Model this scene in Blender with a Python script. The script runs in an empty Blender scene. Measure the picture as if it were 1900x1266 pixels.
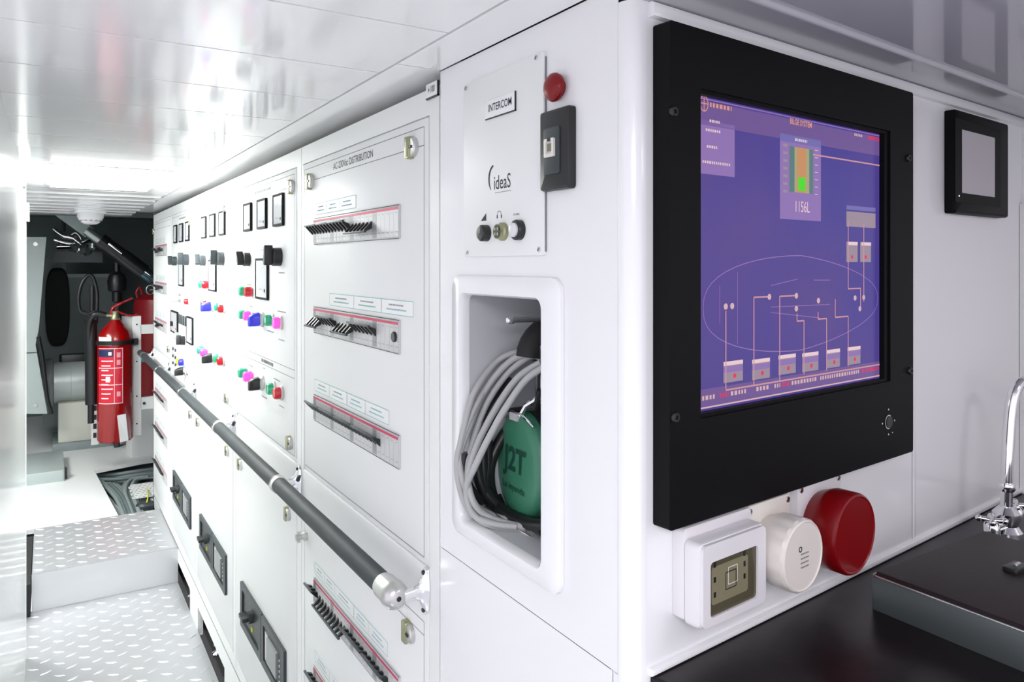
import bpy, bmesh, math, random
from mathutils import Vector, Matrix
random.seed(7)
SC = bpy.context.scene
COL = SC.collection
PI = math.pi

# ------------------------------------------------------------------ camera
F_PX, HOR, CX0 = 1380.0, 490.0, 950.0
YAW = math.atan(862.0 / F_PX)
CAM_Z = 1.30
cd = bpy.data.cameras.new('camera'); cam = bpy.data.objects.new('camera', cd); COL.objects.link(cam)
cam.location = (0, 0, CAM_Z)
cam.rotation_euler = (PI / 2, 0, -YAW)
cd.sensor_width = 36.0
cd.lens = 36.0 * F_PX / 1900.0
cd.shift_y = -(633.0 - HOR) / 1900.0
cd.clip_start = 0.02
SC.camera = cam
SC.view_settings.view_transform = 'Standard'
SC.view_settings.look = 'None'
SC.view_settings.gamma = 1.0
SC.view_settings.use_curve_mapping = False
SC.view_settings.exposure = 0.42

# ------------------------------------------------------------------ added world fill light, let in where the room is left open behind the camera
w = bpy.data.worlds.new('world'); SC.world = w; w.use_nodes = True
w.node_tree.nodes['Background'].inputs[0].default_value = (0.93, 0.91, 1.0, 1)
w.node_tree.nodes['Background'].inputs[1].default_value = .98
CORRIDOR_LAMP, CABIN_LAMP, DESK_LAMP, SIDE_FILL = 23.0, 12.5, 8.0, 23.0
SC.cycles.max_bounces = 10
SC.cycles.diffuse_bounces = 5

# ------------------------------------------------------------------ materials
MATS = {}
def mat(name, col=(.8, .8, .8), rough=.5, metal=0., emis=None, es=0., spec=.5, coat=0., alpha=1., trans=0., bump=None, noise=None):
    if name in MATS: return MATS[name]
    m = bpy.data.materials.new(name); m.use_nodes = True
    nt = m.node_tree; b = nt.nodes['Principled BSDF']
    b.inputs['Base Color'].default_value = (*col, 1)
    b.inputs['Roughness'].default_value = rough
    b.inputs['Metallic'].default_value = metal
    b.inputs['Specular IOR Level'].default_value = spec
    b.inputs['Coat Weight'].default_value = coat
    b.inputs['Coat Roughness'].default_value = .05
    b.inputs['Alpha'].default_value = alpha
    b.inputs['Transmission Weight'].default_value = trans
    if emis:
        b.inputs['Emission Color'].default_value = (*emis, 1)
        b.inputs['Emission Strength'].default_value = es
    if bump or noise:
        tc = nt.nodes.new('ShaderNodeTexCoord')
        n = nt.nodes.new('ShaderNodeTexNoise')
        n.inputs['Scale'].default_value = (bump or noise)[0]
        n.inputs['Detail'].default_value = 4
        nt.links.new(tc.outputs['Object'], n.inputs['Vector'])
        if bump:
            bp = nt.nodes.new('ShaderNodeBump'); bp.inputs['Strength'].default_value = bump[1]
            bp.inputs['Distance'].default_value = .002
            nt.links.new(n.outputs['Fac'], bp.inputs['Height'])
            nt.links.new(bp.outputs['Normal'], b.inputs['Normal'])
        if noise:
            r = nt.nodes.new('ShaderNodeMixRGB'); r.inputs['Color1'].default_value = (*[c * (1 - noise[1]) for c in col], 1)
            r.inputs['Color2'].default_value = (*[min(1, c * (1 + noise[1])) for c in col], 1)
            nt.links.new(n.outputs['Fac'], r.inputs['Fac'])
            nt.links.new(r.outputs['Color'], b.inputs['Base Color'])
    MATS[name] = m
    return m
WHITE = mat('white_laminate', (.86, .86, .87), .16, noise=(3, .012))
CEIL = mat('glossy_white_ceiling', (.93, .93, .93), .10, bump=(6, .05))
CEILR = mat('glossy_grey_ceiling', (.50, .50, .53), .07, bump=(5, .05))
CABW = mat('cabinet_enamel', (.84, .85, .84), .42, noise=(2, .012))
CREAM = mat('cream_plastic', (.78, .74, .68), .35)
SOCKW = mat('white_socket_plastic', (.74, .72, .74), .3)
BLACK = mat('black_plastic', (.012, .013, .014), .35)
BEZEL = mat('black_painted_metal', (.003, .003, .004), .5, spec=.12)
DARKG = mat('dark_grey_plastic', (.035, .045, .05), .4)
GREYP = mat('grey_plastic', (.30, .31, .31), .4)
LGREY = mat('light_grey_plastic', (.58, .58, .58), .4)
STEEL = mat('brushed_steel', (.62, .62, .60), .28, 1)
BRASSY = mat('nickel_latch', (.36, .36, .22), .35, .7)
CHROME = mat('chrome', (.85, .85, .86), .07, 1)
ALU = mat('aluminium_tread', (.57, .58, .60), .38, .55, bump=(90, .15))
ALUB = mat('aluminium_lozenge', (.66, .67, .69), .34, .5)
WFLOOR = mat('white_floor_sheet', (.86, .87, .87), .3, noise=(4, .02))
INK = mat('black_ink', (.02, .02, .025), .6)
INKG = mat('grey_ink', (.22, .23, .25), .6)
INKB = mat('blue_ink', (.20, .42, .55), .6)
INKT = mat('teal_ink', (.22, .55, .50), .6)
REDI = mat('red_ink', (.62, .03, .10), .5)
METF = mat('meter_frame', (.015, .016, .018), .75, spec=.15)
GAP = mat('shadow_gap', (.02, .02, .02), .9)
RED = mat('red_enamel', (.30, .001, .002), .2, coat=.25)
REDP = mat('red_plastic', (.20, .002, .004), .28, spec=.35)
REDD = mat('dark_red_plastic', (.22, .003, .008), .4)
RAILM = mat('grey_rubber_sleeve', (.026, .034, .037), .6, noise=(40, .15))
COUNTER = mat('black_worktop', (.010, .007, .009), .28, spec=.28, noise=(60, .5), bump=(40, .1))
LIDM = mat('brown_black_lid', (.016, .010, .011), .5, spec=.28, bump=(60, .1))
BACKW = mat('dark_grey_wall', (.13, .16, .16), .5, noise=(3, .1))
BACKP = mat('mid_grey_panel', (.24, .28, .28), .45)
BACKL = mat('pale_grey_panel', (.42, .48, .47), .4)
GREEN = mat('green_earcup', (.05, .22, .13), .35, noise=(20, .08))
CABLE = mat('grey_cable', (.42, .42, .42), .4)
TRENCHC = mat('trench_cable', (.26, .31, .31), .45)
TEAL = mat('teal_band', (.02, .38, .42), .4)
GRN = mat('green_button', (.02, .45, .22), .25, coat=.4)
MAG = mat('magenta_lens', (.85, .05, .45), .25, emis=(1, .1, .6), es=.55)
BLU = mat('blue_lens', (.03, .03, .60), .25, emis=(.1, .1, 1), es=.12)
REDB = mat('red_button', (.62, .01, .02), .25, coat=.4)
YEL = mat('yellow_plastic', (.7, .75, .02), .4)
DIAL = mat('meter_dial', (.80, .81, .84), .12)
AMBER = mat('smoked_cover', (.085, .075, .045), .12)
AMBERF = mat('olive_insert', (.22, .20, .125), .3)
SCRG = mat('off_screen', (.50, .47, .50), .10)
GLS = mat('clear_lens', (.9, .9, .9), .03, trans=1.0)

# ------------------------------------------------------------------ frames and photo measurement helpers
X0 = .45                                    # plane of the switchgear fronts
FR = {'W': Matrix.Identity(4)}
FR['P'] = Matrix(((0, 0, -1, X0), (-1, 0, 0, 0), (0, 1, 0, 0), (0, 0, 0, 1)))       # x = toward camera end, y = up, z = out
_d = Vector((.9954, .0958, 0)).normalized(); _n = Vector((_d.y, -_d.x, 0)); Q = Vector((.47, .515, 0))
FR['S'] = Matrix(((_d.x, 0, _n.x, Q.x), (_d.y, 0, _n.y, Q.y), (0, 1, 0, 0), (0, 0, 0, 1)))
def _ang(u): return YAW + math.atan((u - CX0) / F_PX)
def _dep(X, Y): return X * math.sin(YAW) + Y * math.cos(YAW)
def _zz(v, D): return CAM_Z - (v - HOR) / F_PX * D
def onP(u, v, c=0.):
    X = X0 - c; Y = X / math.tan(_ang(u)); return (-Y, _zz(v, _dep(X, Y)))
def onS(u, v, c=0.):
    t = math.tan(_ang(u)); P = Q + _n * c
    s = (P.x - t * P.y) / (t * _d.y - _d.x)
    p = P + _d * s; return (s, _zz(v, _dep(p.x, p.y)))
def onZ(u, v, z):
    D = (CAM_Z - z) * F_PX / (v - HOR); k = (u - CX0) / F_PX
    return (D * (k * math.cos(YAW) + math.sin(YAW)), D * (-k * math.sin(YAW) + math.cos(YAW)))
def onY(u, v, Y):
    X = Y * math.tan(_ang(u)); return (X, _zz(v, _dep(X, Y)))

# ------------------------------------------------------------------ mesh builder
FONT_CACHE = {}; BASE = {}
def font_mesh(s, bold=0.):
    k = (s, bold)
    if k in FONT_CACHE: return FONT_CACHE[k]
    c = bpy.data.curves.new('t', 'FONT'); c.body = s; c.size = 1.; c.align_x = 'CENTER'; c.align_y = 'CENTER'; c.offset = bold
    c.resolution_u = 3
    o = bpy.data.objects.new('t', c); COL.objects.link(o)
    dg = bpy.context.evaluated_depsgraph_get(); dg.update()
    me = o.evaluated_get(dg).to_mesh()
    vs = [v.co.copy() for v in me.vertices]; fs = [tuple(p.vertices) for p in me.polygons]
    o.evaluated_get(dg).to_mesh_clear()
    bpy.data.objects.remove(o); bpy.data.curves.remove(c)
    FONT_CACHE[k] = (vs, fs); return FONT_CACHE[k]
def rr_outline(x0, x1, y0, y1, r, n=5):
    r = max(0, min(r, (x1 - x0) / 2 - 1e-5, (y1 - y0) / 2 - 1e-5))
    if r < 1e-5: return [(x0, y0), (x1, y0), (x1, y1), (x0, y1)]
    out = []
    for cx, cy, a in ((x1 - r, y0 + r, -PI / 2), (x1 - r, y1 - r, 0), (x0 + r, y1 - r, PI / 2), (x0 + r, y0 + r, PI)):
        for i in range(n + 1):
            t = a + PI / 2 * i / n; out.append((cx + r * math.cos(t), cy + r * math.sin(t)))
    return out
AX = {'z': Matrix.Identity(4), 'x': Matrix.Rotation(PI / 2, 4, 'Y'), 'y': Matrix.Rotation(-PI / 2, 4, 'X'), '-x': Matrix.Rotation(-PI / 2, 4, 'Y'), '-y': Matrix.Rotation(PI / 2, 4, 'X')}
def T(x, y, z): return Matrix.Translation((x, y, z))
class MB:
    def __init__(s): s.v = []; s.f = []; s.m = []; s.ml = []
    def mi(s, m):
        if m not in s.ml: s.ml.append(m)
        return s.ml.index(m)
    def add(s, vs, fs, m, M=None):
        o = len(s.v); k = s.mi(m)
        for v in vs:
            v = Vector(v); s.v.append(M @ v if M else v)
        for f in fs: s.f.append(tuple(i + o for i in f)); s.m.append(k)
        return s
    def box(s, x0, x1, y0, y1, z0, z1, m, M=None, ch=0.):
        if ch: return s.rr(x0, x1, y0, y1, 0, z0, z1, m, ch, M=M)
        vs = [(x, y, z) for z in (z0, z1) for x, y in ((x0, y0), (x1, y0), (x1, y1), (x0, y1))]
        return s.add(vs, [(3, 2, 1, 0), (4, 5, 6, 7), (0, 1, 5, 4), (1, 2, 6, 5), (2, 3, 7, 6), (3, 0, 4, 7)], m, M)
    def loft(s, loops, m, M=None, cap0=True, cap1=True):
        n = len(loops[0]); vs = [p for l in loops for p in l]; fs = []
        for k in range(len(loops) - 1):
            for i in range(n):
                j = (i + 1) % n; fs.append((k * n + i, k * n + j, (k + 1) * n + j, (k + 1) * n + i))
        if cap0: fs.append(tuple(range(n - 1, -1, -1)))
        if cap1: fs.append(tuple((len(loops) - 1) * n + i for i in range(n)))
        return s.add(vs, fs, m, M)
    def rr(s, x0, x1, y0, y1, r, z0, z1, m, ch=0., n=5, M=None):
        L = [[(x, y, z0) for x, y in rr_outline(x0, x1, y0, y1, r, n)]]
        if ch:
            L.append([(x, y, z1 - ch) for x, y in rr_outline(x0, x1, y0, y1, r, n)])
            k = ch * .3
            L.append([(x, y, z1 - k) for x, y in rr_outline(x0 + k, x1 - k, y0 + k, y1 - k, r - k if r > k else r * .7, n)])
            L.append([(x, y, z1) for x, y in rr_outline(x0 + ch, x1 - ch, y0 + ch, y1 - ch, r - ch if r > ch else r * .3, n)])
        else: L.append([(x, y, z1) for x, y in rr_outline(x0, x1, y0, y1, r, n)])
        c = {len(l) for l in L}
        if len(c) > 1: L = L[:2]
        return s.loft(L, m, M)
    def ring(s, a, b, z0, z1, m, M=None, r0=0., r1=0., n=5):      # frame between outline a and b
        A = rr_outline(*a, max(r0, 2e-5), n); B = rr_outline(*b, max(r1, 2e-5), n); k = len(A)
        vs = [(x, y, z1) for x, y in A] + [(x, y, z1) for x, y in B] + [(x, y, z0) for x, y in A] + [(x, y, z0) for x, y in B]
        fs = []
        for i in range(k):
            j = (i + 1) % k
            fs += [(i, j, k + j, k + i), (2 * k + i, 2 * k + j, j, i), (k + i, k + j, 3 * k + j, 3 * k + i), (3 * k + i, 3 * k + j, 2 * k + j, 2 * k + i)]
        return s.add(vs, fs, m, M)
    def lathe(s, prof, m, M=None, n=24, cap0=True, cap1=True):
        L = [[(r * math.cos(2 * PI * i / n), r * math.sin(2 * PI * i / n), z) for i in range(n)] for r, z in prof]
        return s.loft(L, m, M, cap0, cap1)
    def cyl(s, x, y, z0, z1, r, m, n=20, ch=0., M=None):
        pr = [(r, z0), (r, z1 - ch), (r - ch, z1)] if ch else [(r, z0), (r, z1)]
        return s.lathe(pr, m, (M or Matrix.Identity(4)) @ T(x, y, 0), n)
    def tube(s, pts, r, m, n=10, M=None):
        pts = [Vector(p) for p in pts]; L = []; up = None
        for i, p in enumerate(pts):
            t = (pts[min(i + 1, len(pts) - 1)] - pts[max(i - 1, 0)]).normalized()
            if up is None: up = t.orthogonal().normalized()
            up = (up - t * up.dot(t)).normalized(); bi = t.cross(up)
            rad = r[i] if isinstance(r, (list, tuple)) else r
            L.append([tuple(p + up * rad * math.cos(2 * PI * k / n) + bi * rad * math.sin(2 * PI * k / n)) for k in range(n)])
        return s.loft(L, m, M)
    def text(s, t, x, y, z, size, m, sx=1., M=None, rot=0., bold=0.):
        vs, fs = font_mesh(t, bold)
        MM = (M or Matrix.Identity(4)) @ T(x, y, z) @ Matrix.Rotation(rot, 4, 'Z') @ Matrix.Diagonal((size * sx, size, 1, 1))
        return s.add(vs, fs, m, MM)
    def quad(s, pts, z, m, M=None): return s.add([(x, y, z) for x, y in pts], [tuple(range(len(pts)))], m, M)
    def line(s, x0, y0, x1, y1, wd, z, m, M=None):
        d = Vector((x1 - x0, y1 - y0)); L = d.length
        if L < 1e-7: return s
        q = Vector((-d.y, d.x)) / L * wd / 2
        return s.quad([(x0 + q.x, y0 + q.y), (x0 - q.x, y0 - q.y), (x1 - q.x, y1 - q.y), (x1 + q.x, y1 + q.y)], z, m, M)
    def poly(s, pts, wd, z, m, M=None):
        for a, b in zip(pts, pts[1:]): s.line(*a, *b, wd, z, m, M)
        return s
    def rect(s, x0, x1, y0, y1, wd, z, m, M=None): return s.poly([(x0, y0), (x1, y0), (x1, y1), (x0, y1), (x0, y0)], wd, z, m, M)
    def dashes(s, x0, x1, y, h, z, m, M=None):                     # lettering too small to read
        x = x0
        while x < x1:
            a = random.uniform(.6, 1.3) * h * .8; s.line(x, y, min(x + a, x1), y, h, z, m, M); x += a + h * .5
        return s
    def build(s, name, parent=None, loc=None, smooth=35, **props):
        me = bpy.data.meshes.new(name)
        B = BASE[parent.name] if parent is not None else T(*(loc or (0, 0, 0)))
        Bi = B.inverted()
        me.from_pydata([tuple(Bi @ v) for v in s.v], [], s.f)
        for m in s.ml: me.materials.append(m)
        me.polygons.foreach_set('material_index', s.m)
        me.update()
        bm = bmesh.new(); bm.from_mesh(me); bmesh.ops.recalc_face_normals(bm, faces=bm.faces); bm.to_mesh(me); bm.free()
        me.shade_smooth(); me.set_sharp_from_angle(angle=math.radians(smooth))
        o = bpy.data.objects.new(name, me); COL.objects.link(o)
        if parent is not None: o.parent = parent
        elif loc: o.location = loc
        BASE[o.name] = B
        for k, v in props.items(): o[k] = v
        return o
def thing(name, label, cat, frame='W', o=(0, 0, 0), group=None):
    e = bpy.data.objects.new(name, None); COL.objects.link(e); e.empty_display_size = .05
    e.matrix_world = FR[frame] @ T(*o); BASE[e.name] = e.matrix_world.copy()
    e['label'] = label; e['category'] = cat
    if group: e['group'] = group
    return e
def struct(name, mb, loc=None, smooth=35): return mb.build(name, loc=loc, smooth=smooth, kind='structure')
def copy_thing(r, label, loc=None, dy=0.):
    c = r.copy(); COL.objects.link(c); c['label'] = label
    if loc: c.location = loc
    for ch in list(r.children):
        d = ch.copy(); COL.objects.link(d); d.parent = c
        for g in list(ch.children):
            e = g.copy(); COL.objects.link(e); e.parent = d
    return c
FP, FS = FR['P'], FR['S']

# ================================================================== SETTING
YB = [.905, 1.55, 2.19, 2.83, 3.46, 4.10]           # cabinet boundaries
CZ = 1.56                                            # ceiling underside
# floor: tread plate near, white sheet far
b = MB()
b.box(-1.2, .452, -1.2, 3.31, -.02, 0, ALU)
def lozenges(b, x0, x1, y0, y1, z):
    j = 0; y = y0 + .02
    while y < y1 - .01:
        x = x0 + .02 + (.036 if j % 2 else 0)
        while x < x1 - .015:
            a = .5 if (j // 1) % 2 else -.5
            M = T(x, y, z) @ Matrix.Rotation(a, 4, 'Z')
            L = .019; W = .0065; H = .0022
            b.add([(-L, 0, 0), (0, -W, 0), (L, 0, 0), (0, W, 0), (-L * .55, 0, H), (0, -W * .45, H), (L * .55, 0, H), (0, W * .45, H)],
                  [(0, 1, 5, 4), (1, 2, 6, 5), (2, 3, 7, 6), (3, 0, 4, 7), (4, 5, 6, 7)], ALUB, M)
            x += .072
        y += .042; j += 1
lozenges(b, -.06, .45, 1.3, 3.29, .0)
struct('floor', b)
b = MB()
zf = .144
# far raised floor with a cable trench left open at the right
pA = onZ(172, 874, zf); pB = onZ(222, 966, zf); pC = onZ(283, 853, zf)
far = 6.7
b2 = []
outline = [(-1.2, 3.84), (pB[0], 3.86), (pA[0] + .01, pA[1] - .03), (pA[0] + .004, pA[1] + .005), (.47, pC[1]), (1.3, pC[1]), (1.3, far), (-1.2, far)]
b.loft([[(x, y, zf - .02) for x, y in outline], [(x, y, zf) for x, y in outline]], WFLOOR)
struct('floor_upper', b)
# ceiling planks over the corridor
b = MB()
y = -.066 - .2035 * 5; k = 0
while y < 1.9:
    b.box(-1.2, .382, y + .0017, y + .2035 - .0017, CZ, CZ + .02, CEIL); y += .2035
b.box(-1.2, .382, y + .0012, 2.14, CZ, CZ + .02, CEIL)
b.box(-1.2, .382, 2.143, 2.26, CZ, CZ + .02, CEIL)
b.box(-1.2, -.005, 2.26, 2.83, CZ, CZ + .02, CEIL); b.box(.30, .382, 2.26, 2.83, CZ, CZ + .02, CEIL)
b.box(-1.2, .382, 2.83, 3.02, CZ, CZ + .02, CEIL)
for i in range(16):                                   # slatted far part
    b.box(-1.2, .382, 3.03 + i * .1, 3.03 + i * .1 + .085, CZ + (.004 if i % 2 else .0), CZ + .02, CEIL)
b.box(-1.2, 1.4, -1.3, 4.65, CZ + .03, CZ + .05, GAP)
struct('ceiling', b)
# strip between planks and cabinets, joined lengths
b = MB()
for y0, y1 in ((-1.2, .897), (.90, 2.6), (2.603, 4.15)):
    b.box(.386, .4475, y0, y1, CZ, CZ + .02, CEIL)
b.box(.449, .80, .908, 4.15, CZ + .001, CZ + .02, CEIL)
struct('trim_1', b)
# ceiling over the console, a little lower
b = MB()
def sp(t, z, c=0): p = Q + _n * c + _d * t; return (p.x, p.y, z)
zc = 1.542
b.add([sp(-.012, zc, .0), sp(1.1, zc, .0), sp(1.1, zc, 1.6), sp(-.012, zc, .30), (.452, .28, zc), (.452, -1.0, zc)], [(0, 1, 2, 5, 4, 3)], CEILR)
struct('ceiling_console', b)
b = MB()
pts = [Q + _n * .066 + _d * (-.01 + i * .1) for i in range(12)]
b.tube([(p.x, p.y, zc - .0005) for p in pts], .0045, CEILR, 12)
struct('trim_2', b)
# left wall
b = MB()
b.box(-.10, -.06, 1.1, 2.925, 0, CZ, mat('glossy_door_laminate', (.90, .91, .90), .11, spec=.22))
b.tube([(-.066, 2.925, 0), (-.066, 2.925, CZ)], .0075, WHITE, 12)
b.box(-1.2, -.10, 1.1, 1.14, 0, CZ, WHITE)
struct('wall_left', b)
# partition beside the camera with the niche opening
nx0, nx1, ny0, ny1 = onP(863, 0)[0], onP(1013, 0)[0], .976, 1.262
ND = .30; NICHE_SHADE = mat('shaded_niche_lining', (.56, .57, .59), .4)  # deeper recess and greyer lining stand in for the niche's shade
b = MB()
pyT = CZ - .0
xe0, xe1 = -.903, -.5336
A = rr_outline(xe0, xe1, .0, 1.5595, 0)
def holed(b, o, h, z, m):    # rectangle o with rectangle hole h, facing out
    (x0, x1, y0, y1), (a0, a1, c0, c1) = o, h
    for r in ((x0, x1, y0, c0), (x0, x1, c1, y1), (x0, a0, c0, c1), (a1, x1, c0, c1)):
        b.quad([(r[0], r[2]), (r[1], r[2]), (r[1], r[3]), (r[0], r[3])], z, m, FP)
seam = .918
holed(b, (xe0, xe1, seam + .0008, 1.5595), (nx0, nx1, ny0, ny1), 0, WHITE)
b.quad([(xe0, 0), (-.5425, 0), (-.5425, seam), (xe0, seam)], 0, WHITE, FP)
b.quad([(-.541, 0), (xe1, 0), (xe1, seam), (-.541, seam)], 0, WHITE, FP)
b.quad([(xe0 - .002, 0), (-.64, 0), (-.64, 1.56), (xe0 - .002, 1.56)], -.302, GAP, FP)
b.quad([(xe0, seam - .004), (xe1, seam - .004), (xe1, seam + .004), (xe0, seam + .004)], -.003, GAP, FP)
b.quad([(-.546, 0), (-.537, 0), (-.537, seam), (-.546, seam)], -.003, GAP, FP)
b.add([(xe0, 0, 0), (xe0, 1.5595, 0), (xe0, 1.5595, -.3), (xe0, 0, -.3)], [(0, 1, 2, 3)], WHITE, FP)
b.line(-.5343, seam, -.5343, 1.5595, .0005, .0002, LGREY, FP)
# recess box
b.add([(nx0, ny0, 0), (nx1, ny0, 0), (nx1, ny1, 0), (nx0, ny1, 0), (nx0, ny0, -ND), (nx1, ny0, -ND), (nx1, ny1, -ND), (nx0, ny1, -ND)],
      [(0, 1, 5, 4), (1, 2, 6, 5), (2, 3, 7, 6), (3, 0, 4, 7), (4, 5, 6, 7)], NICHE_SHADE, FP)
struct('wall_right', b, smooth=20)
# rounded corner post
b = MB()
arc = []
c0 = Vector((.452, .5335)); 
pts = [(.450, .5335), (.4488, .5330), (.4485, .5318)]
for i in range(9):
    a = PI + (PI / 2 - .096) * i / 8
    pts.append((.4640 + .0155 * math.cos(a), .5300 + .0155 * math.sin(a)))
pts += [(.478, .5158), (.478, .54), (.46, .56)]
b.loft([[(x, y, 0) for x, y in pts], [(x, y, zc) for x, y in pts]], WHITE)
b.box(.4512, .47, .528, .546, 0, zc, WHITE)
struct('trim_3', b, smooth=40)
# console wall
b = MB()
sj = onS(1692, 600)[0]
b.quad([(-.003, .0), (sj, .0), (sj, 1.56), (-.003, 1.56)], 0, WHITE, FS)
b.quad([(sj + .0014, .0), (.915, .0), (.915, 1.56), (sj + .0014, 1.56)], 0, WHITE, FS)
b.quad([(sj - .01, 0), (sj + .01, 0), (sj + .01, 1.56), (sj - .01, 1.56)], -.002, GREYP, FS)
struct('wall_front', b)
b = MB()
b.box(-.0, .915, 1.5275, 1.5415, 0, .007, WHITE, FS, ch=.003)
b.box(sj + .003, sj + .009, .93, 1.526, 0, .0018, WHITE, FS, ch=.001)
struct('trim_4', b)
b = MB()
b.box(0, .912, .9205, .9275, 0, .006, WHITE, FS, ch=.003)
struct('baseboard_front', b)
# side wall at the far right with a door frame strip
b = MB()
pr = Q + _d * .915
b.box(pr.x, pr.x + .04, -1.2, pr.y + .03, 0, 1.56, WHITE)
struct('wall_side', b)
b = MB()
b.box(pr.x - .012, pr.x, pr.y - .05, pr.y - .002, .92, 1.40, CABW)
struct('trim_5', b)
# dark back room
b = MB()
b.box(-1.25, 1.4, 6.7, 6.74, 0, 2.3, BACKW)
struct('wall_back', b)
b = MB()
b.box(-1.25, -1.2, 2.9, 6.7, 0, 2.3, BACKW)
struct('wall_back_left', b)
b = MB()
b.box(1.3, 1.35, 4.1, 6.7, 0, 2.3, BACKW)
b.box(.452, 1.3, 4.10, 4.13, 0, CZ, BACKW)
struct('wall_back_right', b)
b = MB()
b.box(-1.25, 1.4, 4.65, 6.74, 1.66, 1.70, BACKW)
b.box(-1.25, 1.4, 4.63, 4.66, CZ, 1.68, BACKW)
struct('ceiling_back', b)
# plinth under the switchgear, gap and recess shade painted near-black
b = MB()
b.box(.452, .458, .905, 4.1, .083, .137, CABW)
b.box(.4545, .47, .905, 4.1, .137, .1505, GAP)
b.box(.47, .75, .905, 4.1, -.3, .0, GAP)
b.box(.74, .75, .905, 4.1, 0, .15, GAP)
for yb in YB[1:]:
    b.box(.4525, .47, yb - .0, yb + .17, -.02, .083, CABW)
b.box(.4525, .475, .905, 1.72, -.02, .083, CABW)
struct('baseboard_right', b)
# console worktop carcass under the black top
b = MB()
b.add([sp(.02, .899, .006), sp(.90, .899, .006), sp(.83, .899, .70), sp(.12, .899, .70), sp(.02, .0, .006), sp(.90, .0, .006), sp(.83, .0, .70), sp(.12, .0, .70)],
      [(0, 1, 2, 3), (0, 1, 5, 4), (1, 2, 6, 5), (2, 3, 7, 6), (3, 0, 4, 7)], WHITE)
b.build('console_cupboard', label='white cupboard carrying the black worktop under the wall screen', category='cupboard')
b = MB()
top = [sp(.002, .9, .001)[:2], sp(.912, .9, .001)[:2], sp(.835, .9, .80)[:2], sp(.10, .9, .80)[:2]]
b.loft([[(x, y, .9) for x, y in top], [(x, y, .918) for x, y in top], [(x + (.002 if i in (0, 3) else -.002), y, .92) for i, (x, y) in enumerate(top)]], COUNTER)
b.build('black_worktop', label='glossy black worktop below the wall screen and sockets', category='worktop')

# ================================================================== SWITCHGEAR CABINETS
DB = .882; DT = 1.507                 # upper door bottom / top
def latch(par, x, y, s=1., c=0.):
    b = MB()
    b.rr(x - .011 * s, x + .005 * s, y - .016 * s, y + .016 * s, .003, c, c + .011 * s, BRASSY, .002, 3, FP)
    b.cyl(x + .006 * s, y, c, c + .009 * s, .014 * s, STEEL, 20, .002, FP)
    b.box(x + .001 * s, x + .011 * s, y - .002, y + .002, c + .009 * s, c + .0105 * s, BLACK, FP)
    return b.build('latch', par)
def cab(i, label):
    y0, y1 = YB[i], YB[i + 1]; x1, x0 = -y0 - .0015, -y1 + .0015
    t = thing('electrical_cabinet', label, 'electrical cabinet', 'P', ((x0 + x1) / 2, .15, 0), 'switchgear cabinets in the row along the corridor')
    b = MB(); b.box(x0, x1, .151, 1.543, -.30, -.004, CABW, FP)
    b.ring((x0, x1, .151, 1.543), (x0 + .012, x1 - .030, .19, DT), -.004, 0, CABW, FP)
    b.build('body', t)
    dx0, dx1 = x0 + .0135, x1 - .0315
    b = MB(); b.rr(dx0, dx1, DB + .0025, DT - .0025, .002, -.003, .0012, CABW, .001, 2, FP)
    b.rect(dx0 + .012, dx1 - .013, DB + .006, DT - .014, .0013, .0014, INKG, FP)
    up = b
    b = MB(); b.rr(dx0, dx1, .1925, DB - .0075, .002, -.003, .0012, CABW, .001, 2, FP)
    lo = b
    return t, x0, x1, dx0, dx1, up, lo
def screws(b, pts, r, c, M, m=None):
    for x, y in pts:
        b.cyl(x, y, c, c + .0012, r, m or STEEL, 12, .0004, M); b.line(x - r * .6, y - r * .6, x + r * .6, y + r * .6, r * .3, c + .0014, BLACK, M)
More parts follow.
